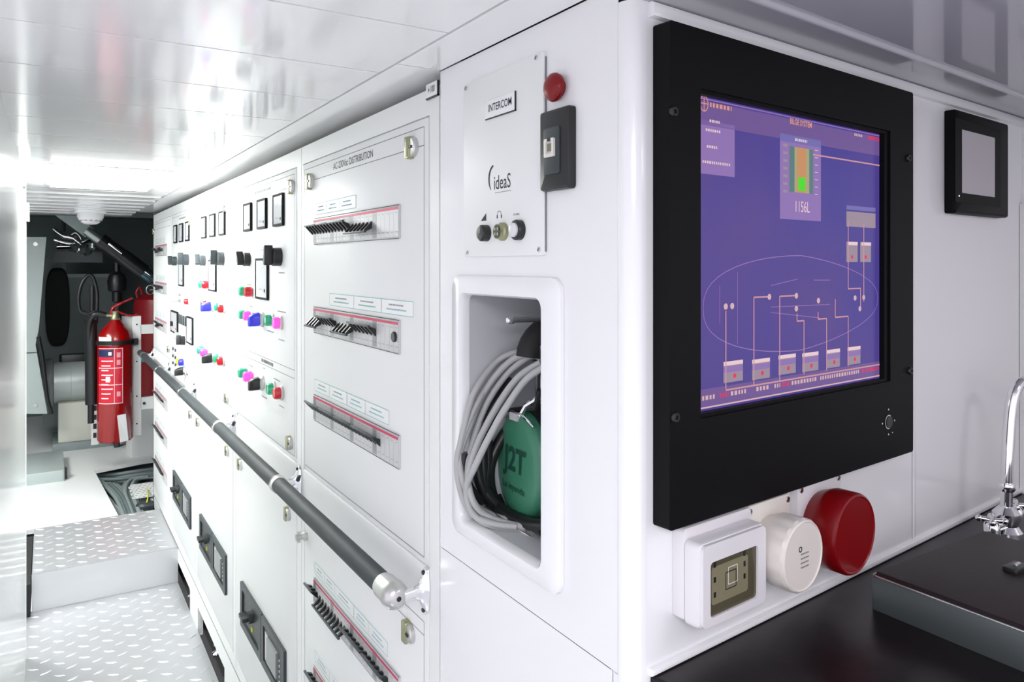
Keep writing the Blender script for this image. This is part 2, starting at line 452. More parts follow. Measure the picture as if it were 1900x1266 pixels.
def breaker_row(par, xl, yt, groups, h=.05, wdt=.4207, labels=(), rcd=False, x_off=0.004, detail=True):
    """xl = far end (left seen from the corridor), yt = top; groups of (levers, up)"""
    b = MB(); x1 = xl + wdt
    b.rr(xl, x1, yt - h, yt, .001, .001, .004, LGREY, .0008, 2, FP)
    for k in range(24):
        x = xl + .0004 + k * .0175
        if x + .017 > x1: break
        b.box(x, x + .0168, yt - h + .003, yt - .003, .004, .0052, LGREY if k % 6 else GREYP, FP)
    b.line(xl + .002, yt - .0045, x1 - .002, yt - .0045, .004, .0054, REDI, FP)
    if detail:
        for k in range(24):
            x = xl + .006 + k * .0175
            if x > x1 - .01: break
            b.dashes(x, x + .008, yt - .011, .0012, .0054, INKG, FP)
            b.dashes(x, x + .010, yt - h + .010, .0012, .0054, INKG, FP)
    if rcd: b.cyl(x1 - .014, yt - h * .5, .005, .009, .008, BLACK, 16, .001, FP)
    b.line(xl, yt + .0004, x1, yt + .0004, .0012, .0042, INK, FP); b.line(xl, yt - h, x1, yt - h, .001, .0042, INK, FP)
    row = b.build('breaker_row', par)
    x = xl + x_off
    for n, up in groups:
        b = MB(); s = 1 if up else -1; yc = yt - h * .50
        for k in range(n):
            xx = x + k * .0175 + .004
            b.add([(xx, yc - .006, .005), (xx + .007, yc - .006, .005), (xx + .007, yc + .006, .005), (xx, yc + .006, .005),
                   (xx + .001, yc + s * .010 - .002, .0185), (xx + .006, yc + s * .010 - .002, .0185), (xx + .006, yc + s * .010 + .002, .0185), (xx + .001, yc + s * .010 + .002, .0185)],
                  [(0, 1, 5, 4), (1, 2, 6, 5), (2, 3, 7, 6), (3, 0, 4, 7), (4, 5, 6, 7)], BLACK, FP)
        yb = yc + s * .0112
        b.rr(x, x + n * .0175 - .003, yb - .0017, yb + .0017, .001, .0165, .0205, DARKG, .0008, 2, FP)
        b.build('toggle_bar', row)
        x += n * .0175
    if labels:
        b = MB(); x = xl + labels[0]
        for wd in labels[1:]:
            b.box(x, x + wd, yt + .008, yt + .030, .001, .0018, CABW, FP)
            b.rect(x, x + wd, yt + .008, yt + .030, .0009, .0020, INKT, FP)
            if wd > .03:
                b.dashes(x + wd * .25, x + wd * .72, yt + .0225, .0024, .0020, random.choice((INKB, INKG)), FP)
                b.dashes(x + wd * .18, x + wd * .80, yt + .0155, .0024, .0020, random.choice((INKT, INKB)), FP)
            x += wd
        b.build('circuit_label', row)
    return row
def meter(par, x0, x1, y0, y1, c=.007, needle=(.75, .12)):
    b = MB(); f = .0055
    b.ring((x0, x1, y0, y1), (x0 + f, x1 - f, y0 + f, y1 - f), .001, c, METF, FP, .002, .001, 2)
    m = b.build('panel_meter', par)
    b = MB(); b.box(x0 + f, x1 - f, y0 + f, y1 - f, .001, c - .0012, DIAL, FP)
    w_, h_ = x1 - x0, y1 - y0; z = c - .0010
    cx, cy = x0 + w_ * .78, y0 + h_ * .22
    b.cyl(cx, cy, z, z + .001, h_ * .045, BLACK, 12, 0, FP)
    n = 9; arc = [(cx + h_ * .58 * math.cos(PI / 2 + PI / 2 * k / n), cy + h_ * .58 * math.sin(PI / 2 + PI / 2 * k / n)) for k in range(n + 1)]
    b.poly(arc, .0005, z, INKG, FP)
    for k in range(n + 1):
        a = PI / 2 + PI / 2 * k / n
        b.line(cx + h_ * .58 * math.cos(a), cy + h_ * .58 * math.sin(a), cx + h_ * .63 * math.cos(a), cy + h_ * .63 * math.sin(a), .0005, z, INKG, FP)
    b.line(cx, cy, cx - h_ * .52, cy + h_ * .06, .0007, z + .0002, INKG, FP)
    b.dashes(x0 + w_ * .3, x0 + w_ * .5, y0 + h_ * .24, .002, z, INKG, FP)
    b.build('dial', m)
def button(par, x, y, m, r=.0145, c=.016, ring=True):
    b = MB()
    if ring: b.lathe([(r * 1.1, 0), (r * 1.1, .004), (r * .95, .006)], STEEL if ring == 1 else LGREY, FP @ T(x, y, .001), 20)
    b.lathe([(r * .88, .003), (r * .88, c * .8), (r * .72, c), (r * .3, c * 1.06)], m, FP @ T(x, y, .001), 20)
    return b.build('push_button', par)
def knob(par, x, y, m, r=.0145, c=.030, ang=0., name='selector_knob'):
    b = MB()
    b.lathe([(r * 1.15, 0), (r * 1.15, .005), (r, .008), (r * .9, .012)], STEEL, FP @ T(x, y, .001), 24)
    M = FP @ T(x, y, .012) @ Matrix.Rotation(ang, 4, 'Z'); h = c - .012
    L = []
    for f, w0, dn, upp in ((0, .92, .95, .95), (.55, .80, .98, .80), (.9, .55, 1.0, .50), (1., .35, .95, .30)):
        L.append([(x_, y_, h * f) for x_, y_ in rr_outline(-r * w0, r * w0, -r * dn, r * upp, r * w0 * .6, 4)])
    b.loft(L, m, M)
    return b.build(name, par)
def rotary(par, x, y, m, s=1., ang=0.):
    b = MB()
    b.lathe([(.019 * s, 0), (.019 * s, .016 * s), (.016 * s, .018 * s)], m, FP @ T(x, y, .001), 24)
    M = FP @ T(x, y, .018 * s) @ Matrix.Rotation(ang, 4, 'Z')
    b.rr(-.006 * s, .006 * s, -.017 * s, .024 * s, .004 * s, 0, .017 * s, m, .002 * s, 4, M)
    b.box(-.001, .001, .004 * s, .022 * s, .017 * s, .0174 * s, LGREY, M)
    return b.build('rotary_switch', par)
def moulded_breaker(par, x0, x1, y0=.324, y1=.4425):
    xm = (x0 + x1) / 2 + .012
    b = MB(); b.ring((x0, xm - .002, y0, y1), (x0 + .022, xm - .024, y0 + .018, y1 - .016), .001, .008, DARKG, FP, .003, .003, 3)
    b.box(x0 + .02, xm - .022, y0 + .016, y1 - .014, .001, .004, BLACK, FP)
    mod = b.build('breaker_frame', par)
    b = MB(); cx = (x0 + xm) / 2; cy = y0 + .066
    b.cyl(cx, cy, .004, .014, .016, DARKG, 20, .001, FP)
    b.rr(cx - .030, cx + .014, cy - .006, cy + .006, .003, .012, .030, BLACK, .002, 3, FP)
    b.box(cx + .004, cx + .014, cy - .034, cy - .022, .004, .006, YEL, FP)
    b.build('rotary_handle', mod)
    b = MB(); b.ring((xm + .002, x1, y0, y1), (xm + .022, x1 - .030, y0 + .018, y1 - .016), .001, .008, DARKG, FP, .003, .003, 3)
    b.box(xm + .02, x1 - .028, y0 + .016, y1 - .014, .001, .0045, DARKG, FP)
    b.box(xm + .03, xm + .055, y0 + .024, y1 - .028, .0045, .0055, LGREY, FP)
    b.box(xm + .062, x1 - .060, y0 + .03, y1 - .03, .0045, .010, GREYP, FP)
    for k in range(5): b.cyl(x1 - .045, y0 + .03 + k * .012, .0045, .0065, .003, LGREY, 8, 0, FP)
    b.box(xm + .045, xm + .058, y0 + .026, y0 + .034, .0055, .0062, REDB, FP)
    b.build('trip_unit', par)

# ---- A: distribution cabinet nearest the camera
t, x0, x1, dx0, dx1, up, lo = cab(0, 'white cabinet with three breaker rows, closest one to the intercom')
s0, s1 = dx0 + .012, dx1 - .013
up.line(s0, DT - .014 - .026, s1, DT - .014 - .026, .0013, .0014, INKG, FP)
up.text('AC-230Vac DISTRIBUTION', -1.243, DT - .0275, .0015, .0175, INK, .98, FP, bold=.005)
up.build('upper_door', t)
lo.rect(s0, s1, .19 + .012, DB - .085, .0011, .0014, INKG, FP)
lo.line(s0, DB - .104, s1, DB - .104, .0011, .0014, INKG, FP)
lo.build('lower_door', t)
R1 = [(4, 1), (4, 1), (4, 1), (6, 0)]
xl = -1.4525
breaker_row(t, xl, 1.3885, [(4, 1), (4, 1), (5, 1), (6, 0)], labels=(.004, .07, .07, .085), x_off=-.012)
breaker_row(t, xl, 1.2150, [(4, 0), (5, 1), (5, 0), (6, 1)], labels=(.09, .13, .125, .12), rcd=True, x_off=-.012)
breaker_row(t, xl, 1.0425, [(5, 1), (5, 1), (5, 1), (6, 1)], labels=(.0, .09, .095, .09, .10), x_off=-.012)
breaker_row(t, xl, .6810, [(3, 1), (9, 0), (6, 1), (5, 1)], labels=(.0, .06, .06, .10, .07, .08), x_off=-.016)
breaker_row(t, xl, .5080, [(6, 1), (6, 1), (6, 0)], labels=(.0, .09, .08), x_off=-.014)
breaker_row(t, xl, .3350, [(6, 1), (6, 1), (6, 1)], x_off=-.012, detail=False)
for u, v in ((763, 274), (575, 337), (757, 1173)): latch(t, *onP(u, v, .004), 1.)
b = MB(); x, y = onP(570, 994)
b.lathe([(.010, 0), (.010, .006), (.006, .010), (.006, .020), (.0075, .022)], STEEL, FP @ T(x, y, .001), 16); b.box(x - .002, x + .002, y - .011, y + .011, .014, .020, STEEL, FP)
b.build('key', t)
b = MB(); x, y = onP(803, 167)
b.rr(x - .016, x + .019, y - .0095, y + .0095, .001, 0, .003, CABW, .0005, 2, FP)
b.box(x - .0165, x + .0205, y - .0115, y - .0095, 0, .003, BLACK, FP); b.box(x + .019, x + .0205, y - .0115, y + .0095, 0, .003, BLACK, FP)
b.text('+100', x + .0015, y, .0032, .013, INK, .8, FP, bold=.01); b.build('name_plate', t)

# ---- B, C, D: metering cabinets
METERS = [(-2.068, -1.984), (-1.916, -1.828), (-1.761, -1.676)]
def upper_instruments(t, dy, dial_col=0, knobm=BLACK, k2=BLACK):
    for a, c in METERS: meter(t, a - dy, c - dy, 1.386, 1.4595)
    meter(t, -1.930 - dy, -1.812 - dy, 1.213, 1.314)
    rotary(t, -2.018 - dy, 1.312, knobm, .95, .5)
    rotary(t, -1.712 - dy, 1.316, k2, 1.1, 0.)
def caption(b, x, y, w_, m=None, h=.0028): b.dashes(x - w_ / 2, x + w_ / 2, y, h, .0016, m or INKG, FP)
# B
t, x0, x1, dx0, dx1, up, lo = cab(1, 'white cabinet with large black rotary switches and a blue knob, beside the three-row breaker cabinet')
s0, s1 = dx0 + .012, dx1 - .013
up.line(s0, DT - .040, s1, DT - .040, .0012, .0014, INKG, FP); caption(up, (s0 + s1) / 2, DT - .027, .17, INKG, .007)
for yy in (1.072, 1.054): up.line(s0, yy, s1, yy, .0012, .0015, INKG, FP)
caption(up, -1.83, 1.063, .11, INK, .008)
for x, y, w_ in ((-1.88, 1.335, .03), (-1.70, 1.28, .05), (-2.02, 1.268, .05), (-2.02, 1.245, .06), (-2.0, 1.19, .05), (-1.70, 1.192, .07), (-1.8, 1.14, .06), (-1.70, 1.128, .05), (-2.0, 1.035, .05), (-1.74, 1.033, .06), (-1.86, .975, .05), (-1.70, .978, .04), (-1.86, 1.045, .02)): caption(up, x, y, w_)
up.build('upper_door', t); lo.build('lower_door', t)
upper_instruments(t, 0)
button(t, -2.045, 1.228, GRN, .0150, .020, 0); button(t, -1.985, 1.228, REDB, .0150, .020, 0)
button(t, -2.045, 1.166, GRN, .0140, .020); button(t, -1.985, 1.166, MAG, .0140, .022)
knob(t, -1.872, 1.165, BLU, .0175, .036)
button(t, -1.775, 1.168, GRN, .0150, .020); button(t, -1.702, 1.167, MAG, .0150, .019)
button(t, -2.045, 1.012, GRN, .0150, .022, 0); button(t, -1.985, 1.010, MAG, .0150, .022, 0)
knob(t, -1.872, 1.008, BLACK, .0165, .036)
button(t, -1.760, 1.010, GRN, .0155, .018, 2); button(t, -1.694, 1.010, REDB, .0155, .020, 2)
moulded_breaker(t, -2.096, -1.660)
for u, v in ((540, 347), (537, 822), (533, 954), (445, 862)): latch(t, *onP(u, v, .004), .95)
# C
t, x0, x1, dx0, dx1, up, lo = cab(2, 'white cabinet with grey rotary switches, third from the intercom in the row')
s0, s1 = dx0 + .012, dx1 - .013
caption(up, (s0 + s1) / 2, DT - .027, .17, INKG, .006)
for x, y, w_ in ((-2.5, 1.335, .03), (-2.35, 1.13, .05), (-2.45, 1.14, .06), (-2.62, 1.035, .05)): caption(up, x, y, w_)
up.build('upper_door', t); lo.build('lower_door', t)
upper_instruments(t, .645, 0, DARKG, DARKG)
button(t, -2.665, 1.232, GRN, .0150, .020, 0); button(t, -2.60, 1.232, REDB, .0150, .020, 0)
button(t, -2.67, 1.168, GRN, .0130, .014); button(t, -2.61, 1.168, REDB, .0130, .020)
knob(t, -2.51, 1.165, BLU, .0160, .040)
button(t, -2.41, 1.168, GRN, .0140, .016); button(t, -2.335, 1.167, REDB, .0140, .020)
button(t, -2.68, 1.010, GRN, .0150, .022, 0); button(t, -2.62, 1.008, MAG, .0150, .022, 0)
knob(t, -2.49, 1.004, BLACK, .0160, .040)
button(t, -2.41, 1.012, GRN, .0155, .018, 2); button(t, -2.345, 1.010, REDB, .0155, .020, 2)
moulded_breaker(t, -2.736, -2.30)
for u, v in ((418, 384), (420, 739), (421, 837), (367, 784)): latch(t, *onP(u, v, .004), .9)
# D
t, x0, x1, dx0, dx1, up, lo = cab(3, 'white cabinet with two framed meters low down and a yellow button beside them')
s0, s1 = dx0 + .012, dx1 - .013
caption(up, (s0 + s1) / 2, DT - .027, .17, INKG, .006)
up.build('upper_door', t); lo.build('lower_door', t)
upper_instruments(t, 1.30, 0, DARKG, DARKG)
knob(t, -3.20, 1.165, LGREY, .0150, .030); button(t, -3.05, 1.165, LGREY, .0140, .014); button(t, -2.99, 1.160, REDB, .0120, .018)
meter(t, -3.44, -3.26, 1.015, 1.105, .008); meter(t, -3.02, -2.89, 1.005, 1.105, .008)
for k in range(4):
    b = MB(); xx = -3.24 + k * .055; b.rr(xx, xx + .018, 1.062, 1.100, .003, .001, .006, DARKG, .001, 2, FP); b.build('indicator_slot', t)
rotary(t, -3.19, 1.045 - .03, GREYP, .7, .6); rotary(t, -3.10, 1.005, BLACK, .9, .2); rotary(t, -3.38, 1.05, BLACK, .5, 0)
for i in range(3):
    for j in range(2):
        b = MB(); b.cyl(-3.40 + j * .07, .945 - i * .030, .001, .006, .0065, DARKG, 12, .001, FP); b.build('terminal_socket', t)
button(t, -3.21, .912, YEL, .0140, .016, 0); button(t, -3.13, .918, BLU, .0150, .018, 0); knob(t, -3.08, .890, BLACK, .0160, .040)
for u, v in ((352, 768), (366, 786)): pass
moulded_breaker(t, -3.376, -2.94)
latch(t, *onP(353, 770, .004), .9); latch(t, *onP(352, 412, .004), .8)
# E
t, x0, x1, dx0, dx1, up, lo = cab(4, 'narrow-looking white cabinet at the far end, in front of the red tank')
up.line(dx0 + .012, DT - .040, dx1 - .013, DT - .040, .0012, .0014, INKG, FP)
up.build('upper_door', t); lo.build('lower_door', t)
for yt in (1.3885, 1.2150, 1.0425): breaker_row(t, -4.00, yt, [(6, 1), (5, 0), (6, 1)], labels=(0, .12, .12, .10), detail=False)
for yt in (.700, .535, .370): breaker_row(t, -4.00, yt, [(6, 1), (6, 1), (6, 1)], labels=(0, .12, .12, .10), detail=False)
latch(t, -4.06, 1.46, .9); latch(t, -3.53, .93, .9)
# levelling feet seen in the recess
for yy, lb in ((2.02, 'near'), (2.62, 'mid'), (3.12, 'far')):
    b = MB(); b.lathe([(.022, 0), (.022, .006), (.012, .012), (.010, .014), (.010, .085)], CHROME, T(.485, yy, 0), 20)
    b.lathe([(.016, .030), (.016, .042)], CHROME, T(.485, yy, 0), 6)
    b.build('levelling_foot', loc=(.485, yy, 0), label={'near': 'chrome levelling foot in the plinth opening closest to the camera', 'mid': 'chrome levelling foot in the middle of the long plinth opening', 'far': 'chrome levelling foot in the plinth opening beside the step'}[lb], category='machine foot', group='levelling feet under the cabinets')

# ---- handrail along the switchgear
rz = .8445; ro = .045
t = thing('handrail', 'long dark grey handrail on chrome brackets in front of the white cabinets', 'handrail', 'P', (-.943, rz, 0))
b = MB(); b.tube([(-.985, rz, ro), (-4.25, rz, ro)], .0155, RAILM, 24, FP); b.build('rail_tube', t)
bx = [-.943, -1.559, -2.196, -2.85, -3.50, -4.10]
for k, x in enumerate(bx):
    b = MB()
    # oval foot plate with flared arm
    b.add([], [], CHROME)
    L = []
    for z, hw, hh in ((.0005, .0095, .034), (.004, .009, .033), (.007, .0065, .026), (.012, .0055, .013), (.022, .0055, .0085), (.036, .006, .008)):
        L.append([(x + hw * math.cos(a), rz + hh * math.sin(a) * (1 if abs(math.sin(a)) < 1 else 1), z) for a in [2 * PI * q / 24 for q in range(24)]])
    b.loft(L, CHROME, FP)
    for s in (-1, 1): b.cyl(x, rz + s * .026, .002, .0085, .0035, BLACK, 10, .001, FP)
    br = b.build('bracket', t)
    b = MB()
    if k == 0:
        M = FP @ T(-.962, rz, ro) @ Matrix.Rotation(PI / 2, 4, 'Y')
        b.lathe([(.0172, -.030), (.0180, -.026), (.0180, -.006), (.0195, .004), (.0185, .014), (.014, .021), (.008, .024)], STEEL, M, 28)
        b.cyl(0, 0, .0235, .0245, .0035, BLACK, 12, 0, M)
    else:
        M = FP @ T(x, rz, ro) @ Matrix.Rotation(PI / 2, 4, 'Y')
        b.lathe([(.0165, -.012), (.0178, -.010), (.0178, .010), (.0165, .012)], STEEL, M, 28)
    b.build('collar', br)

# ================================================================== INTERCOM WALL
ax0, ax1, ay0, ay1 = -.8297, -.651, 1.3090, 1.5265
t = thing('intercom_panel', 'white intercom panel with three knobs in a row on the partition', 'intercom', 'P', ((ax0 + ax1) / 2, ay0, 0))
b = MB(); b.rr(ax0, ax1, ay0, ay1, .003, .0002, .004, CABW, .0008, 3, FP)
b.box(ax1 - .0012, ax1 + .0006, ay0 + .004, ay1 - .006, .0001, .0022, INKG, FP)  # grey strip painted as the gap shadow along the plate's right edge
b.text('ideaS', -.7355, 1.3945, .0042, .0235, INK, .78, FP, bold=.002)
arc = [(-.7535 + .012 * math.cos(a) * 1., 1.4005 + .0155 * math.sin(a)) for a in [PI * (.55 + .75 * q / 12) for q in range(13)]]
for q, (p, r_) in enumerate(zip(arc, arc[1:])): b.line(*p, *r_, .0008 + .0026 * math.sin(PI * (q + 3) / 15), .0042, INK, FP)
b.dashes(-.752, -.716, 1.3835, .0009, .0042, INKG, FP)
x, y = onP(903, 404); b.quad([(x - .007, y - .004), (x + .006, y - .004), (x + .006, y + .005)], .0042, INK, FP)
x, y = onP(932, 399); b.poly([(x + .0045 * math.cos(a), y + .0045 * math.sin(a)) for a in [PI * q / 8 for q in range(9)]], .0008, .0042, INK, FP)
b.box(x - .0058, x - .0036, y - .004, y, .004, .0042, INK, FP); b.box(x + .0036, x + .0058, y - .004, y, .004, .0042, INK, FP)
x, y = onP(964, 398); b.dashes(x - .006, x + .006, y, .0022, .0042, INKG, FP)
b.build('face_plate', t)
for u, v in ((870, 165), (1001, 108), (1006, 463), (873, 469)):
    b = MB(); x, y = onP(u, v); screws(b, [(x, y)], .0028, .004, FP, STEEL); b.build('screw', t)
b = MB(); x, y = onP(934, 197); b.rr(x - .033, x + .033, y - .0105, y + .0105, .0005, .004, .0055, WHITE, .0003, 2, FP)
b.box(x - .033, x + .0345, y - .0118, y - .0105, .004, .0055, BLACK, FP); b.box(x + .033, x + .0345, y - .0118, y + .0105, .004, .0055, BLACK, FP)
b.text('INTERCOM', x + .001, y + .0003, .0057, .0125, INK, .84, FP, bold=.012); b.build('name_plate', t)
x, y = onP(899, 433, .006); b = MB(); b.lathe([(.0098, .004), (.0098, .0125), (.0080, .0145), (.002, .015)], BLACK, FP @ T(x + .003, y, 0), 28)
b.line(x + .003, y, x + .003, y + .008, .001, .0152, LGREY, FP); b.build('volume_knob', t)
x, y = onP(935, 430, .004); b = MB(); b.lathe([(.0105, .004), (.0105, .008), (.0088, .010), (.0088, .0135), (.0078, .0135)], BRASSY, FP @ T(x, y, 0), 28)
b.lathe([(.0078, .0137), (.0078, .0139)], BLACK, FP @ T(x, y, 0), 24)
for q in range(4): b.lathe([(.0018, .0139), (.0018, .0146)], BRASSY, FP @ T(x + .0042 * math.cos(PI / 4 + q * PI / 2), y + .0042 * math.sin(PI / 4 + q * PI / 2), 0), 10)
b.build('headset_connector', t)
x, y = onP(965, 427, .004); b = MB(); b.lathe([(.0115, .004), (.0115, .010), (.010, .012), (.0082, .012)], BLACK, FP @ T(x, y, 0), 28)
b.lathe([(.0080, .012), (.0080, .0145), (.006, .0155)], SOCKW, FP @ T(x, y, 0), 24); b.build('call_button', t)

x, y = onP(1034, 163, .004); t = thing('mushroom_button', 'dark red round mushroom button above the black socket plate', 'button', 'P', (x, y, 0))
b = MB(); b.lathe([(.0095, .0002), (.0095, .005)], REDD, FP @ T(x, y, 0), 20); b.build('button_base', t)
b = MB(); b.lathe([(.0142, .005), (.0150, .008), (.0142, .011), (.011, .014), (.006, .0155), (.001, .016)], REDP, FP @ T(x, y, 0), 32); b.build('button_cap', t)

x0_, y1_ = onP(1014, 207); x1_, _ = onP(1069, 195); zt = onP(1069, 195)[1]; zb = onP(1069, 349)[1]
t = thing('socket_plate', 'black vertical wall plate with a white data socket insert', 'wall socket', 'P', ((x0_ + x1_) / 2, zb, 0))
b = MB(); b.rr(x0_, x1_, zb, zt, .004, .0002, .0095, BLACK, .003, 4, FP)
b.rr(x0_ + .010, x1_ - .014, zb + .016, zt - .019, .002, .0095, .0115, DARKG, .0008, 3, FP); b.build('plate', t)
cx, cy = (x0_ + x1_) / 2 - .002, (zb + zt) / 2 + .002
b = MB(); b.ring((cx - .009, cx + .008, cy - .010, cy + .009), (cx - .0055, cx + .0045, cy - .0065, cy + .0065), .0115, .014, CREAM, FP, .001, .001, 2)
b.box(cx - .0055, cx + .0045, cy - .0065, cy + .0065, .0115, .0122, LGREY, FP)
for q in range(5): b.box(cx - .0045 + q * .0018, cx - .0037 + q * .0018, cy - .004, cy + .004, .0122, .0128, BRASSY, FP)
b.box(cx - .003, cx + .003, cy + .0065, cy + .0095, .0118, .0142, BLACK, FP); b.build('data_jack', t)

# niche surround
t = MB(); fx0, fx1, fy0, fy1 = onP(846, 0)[0], onP(1047, 0)[0], .957, 1.2855
k = 6
A0 = rr_outline(fx0, fx1, fy0, fy1, .016, k); A1 = rr_outline(fx0 + .004, fx1 - .004, fy0 + .004, fy1 - .004, .014, k)
B1 = rr_outline(nx0 - .002, nx1 + .002, ny0 - .002, ny1 + .002, .013, k); B0 = rr_outline(nx0 + .0005, nx1 - .0005, ny0 + .0005, ny1 - .0005, .012, k)
n = len(A0); L = [[(x, y, .0002) for x, y in A0], [(x, y, .005) for x, y in A0], [(x, y, .0078) for x, y in A1], [(x, y, .0078) for x, y in B1], [(x, y, .004) for x, y in B0], [(x, y, -.006) for x, y in B0]]
t.loft(L, WHITE, FP, False, False)
t.build('recess_surround', label='raised white rounded frame around the niche that holds the headset', category='frame', smooth=50)

# headset hook rod
hx, hy = onP(975, 593, -.04)
b = MB(); b.tube([(hx, hy, -ND), (hx, hy, -.022)], .0035, STEEL, 14, FP); b.lathe([(.0045, -.022), (.005, -.018), (.003, -.014)], CHROME, FP @ T(hx, hy, 0), 14)
b.tube([(hx + .03, hy, -ND), (hx + .03, hy, -.05)], .0035, BLACK, 12, FP)
b.build('hook_rod', label='steel peg at the top of the niche holding the headset', category='hook')
# headset
ecx, ecy = onP(984, 862, -.07); ecz = -.062
t = thing('headset', 'green and black headset hanging inside the white niche', 'headset', 'P', (ecx, ecy, ecz))
b = MB(); R = []
topx, topy = onP(1015, 600, -.06)
pts = []
for q in range(15):
    a = PI * q / 14; pts.append((ecx + .026, ecy + .140 + .036 * math.sin(a), ecz - .035 + .045 * math.cos(a)))
b.tube(pts, .017, mat('black_padding', (.012, .012, .013), .7), 14, FP); b.build('headband', t, smooth=60)
b = MB(); sx_, sy_ = onP(996, 690, -.05)
b.rr(sx_ - .008, sx_ + .008, sy_ - .035, sy_ + .032, .006, ecz + .004, ecz + .009, mat('dark_chrome', (.38, .39, .40), .18, 1), .001, 4, FP)
b.rr(sx_ - .010, sx_ + .012, sy_ - .003, sy_ + .014, .003, ecz + .002, ecz + .014, BLACK, .002, 3, FP)
b.lathe([(.003, .014), (.002, .016)], CHROME, FP @ T(sx_ - .006, sy_ + .006, ecz), 10)
b.rr(sx_ - .0025, sx_ + .0025, sy_ - .028, sy_ - .004, .002, ecz + .009, ecz + .0095, BLACK, 0, 3, FP)
b.build('slider', t)
def ell(cx, cy, rx, ry, z, n=32): return [(cx + rx * math.cos(2 * PI * q / n), cy + ry * math.sin(2 * PI * q / n), z) for q in range(n)]
EX, EY = .058, .075
b = MB()
b.loft([ell(ecx, ecy, EX * .9, EY * .9, ecz - .034), ell(ecx, ecy, EX, EY, ecz - .028), ell(ecx, ecy, EX, EY, ecz - .006), ell(ecx, ecy, EX * .96, EY * .96, ecz - .001)], BLACK, FP); b.build('ear_cushion', t)
b = MB()
b.loft([ell(ecx, ecy, EX * .93, EY * .93, ecz - .001), ell(ecx, ecy, EX * .92, EY * .92, ecz + .007), ell(ecx, ecy, EX * .80, EY * .82, ecz + .013), ell(ecx, ecy, EX * .70, EY * .72, ecz + .0145), ell(ecx, ecy, EX * .3, EY * .3, ecz + .0165)], GREEN, FP)
b.text('J2T', ecx + .002, ecy + .008, ecz + .0172, .041, mat('dark_green_ink', (.01, .06, .04), .5), .85, FP, rot=-.05, bold=.03)
b.text('La leyenda', ecx - .002, ecy - .026, ecz + .0168, .0120, mat('dark_green_ink'), 1., FP, rot=-.05, bold=.01)
b.build('ear_cup', t, smooth=60)
b = MB(); b.tube([(ecx - .035, ecy + .056, ecz + .01), (ecx - .01, ecy + .068, ecz + .014), (ecx + .012, ecy + .068, ecz + .014), (ecx + .035, ecy + .056, ecz + .010)], .0016, CHROME, 8, FP)
b.box(ecx - .012, ecx + .006, ecy + .058, ecy + .067, ecz + .010, ecz + .016, LGREY, FP)
b.tube([(sx_, sy_ - .030, ecz + .006), (ecx + .018, ecy + .080, ecz + .010), (ecx + .008, ecy + .066, ecz + .012)], .0035, CHROME, 8, FP)
b.tube([(sx_ + .004, sy_ - .022, ecz + .010), (sx_ - .008, sy_ - .045, ecz + .008), (ecx - .030, ecy + .064, ecz + .004)], .004, BLACK, 8, FP); b.build('yoke', t)
b = MB(); b.tube([(ecx - .05, ecy - .045, ecz + .01), (ecx - .02, ecy - .068, ecz + .014), (ecx + .01, ecy - .078, ecz + .012), (ecx + .05, ecy - .078, ecz + .01)], .0032, BLACK, 8, FP)
mx, my = onP(893, 936, -.02); b.lathe([(.0065, -.004), (.007, 0), (.0065, .004)], STEEL, FP @ T(mx, my, -.02), 14); b.tube([(mx, my, -.02), (mx + .05, my - .012, -.03), (mx + .10, my - .02, -.04)], .0016, STEEL, 8, FP)
b.build('microphone_boom', t)
# coiled grey cables
def spl(pts, n=8):
    out = []; P_ = [Vector(p) for p in pts]
    for i in range(len(P_) - 1):
        p0, p1, p2, p3 = P_[max(i - 1, 0)], P_[i], P_[i + 1], P_[min(i + 2, len(P_) - 1)]
        for k in range(n):
            s = k / n; out.append(.5 * ((2 * p1) + (-p0 + p2) * s + (2 * p0 - 5 * p1 + 4 * p2 - p3) * s * s + (-p0 + 3 * p1 - 3 * p2 + p3) * s ** 3))
    out.append(P_[-1]); return [tuple(v) for v in out]
def pp(u, v, c):          # keep the cable on the near side of the niche's far cheek
    c = max(c, X0 - .822 * math.tan(_ang(u))); x, y = onP(u, v, c); return (x, y, c)
t = thing('cable_coil', 'coil of grey headset cable hanging in the niche and over its edge', 'cable', 'P', pp(870, 850, -.01))
loops = [
    [(1000, 655, -.06), (950, 668, -.05), (900, 725, -.03), (868, 800, .000), (853, 850, .010), (862, 900, .012), (885, 940, -.01), (930, 962, -.03), (985, 968, -.05)],
    [(1000, 650, -.065), (945, 690, -.05), (903, 750, -.03), (878, 820, -.005), (868, 880, .010), (878, 930, .008), (905, 958, -.01), (955, 975, -.03), (1010, 980, -.05)],
    [(1005, 672, -.045), (962, 700, -.035), (925, 750, -.02), (890, 815, .000), (872, 870, .012), (868, 925, .010), (890, 962, -.005), (935, 978, -.03), (1000, 985, -.05)],
    [(1008, 682, -.040), (975, 706, -.03), (938, 758, -.012), (906, 815, .002), (882, 865, .012), (866, 905, .014), (874, 948, .008), (910, 975, -.01), (975, 983, -.04)],
    [(990, 650, -.07), (935, 680, -.055), (890, 740, -.035), (858, 815, .004), (848, 860, .012), (856, 915, .014), (878, 955, .004), (915, 972, -.01), (960, 978, -.03)],
    [(995, 648, -.08), (930, 665, -.065), (882, 725, -.045), (862, 790, -.01), (852, 835, .008)],
]
for L in loops:
    b = MB(); b.tube(spl([pp(*p) for p in L]), .0042, CABLE, 10, FP); b.build('cable_loop', t, smooth=60)
t = thing('black_cable', 'black cable looped behind the grey coil in the niche', 'cable', 'P', pp(930, 900, -.08))
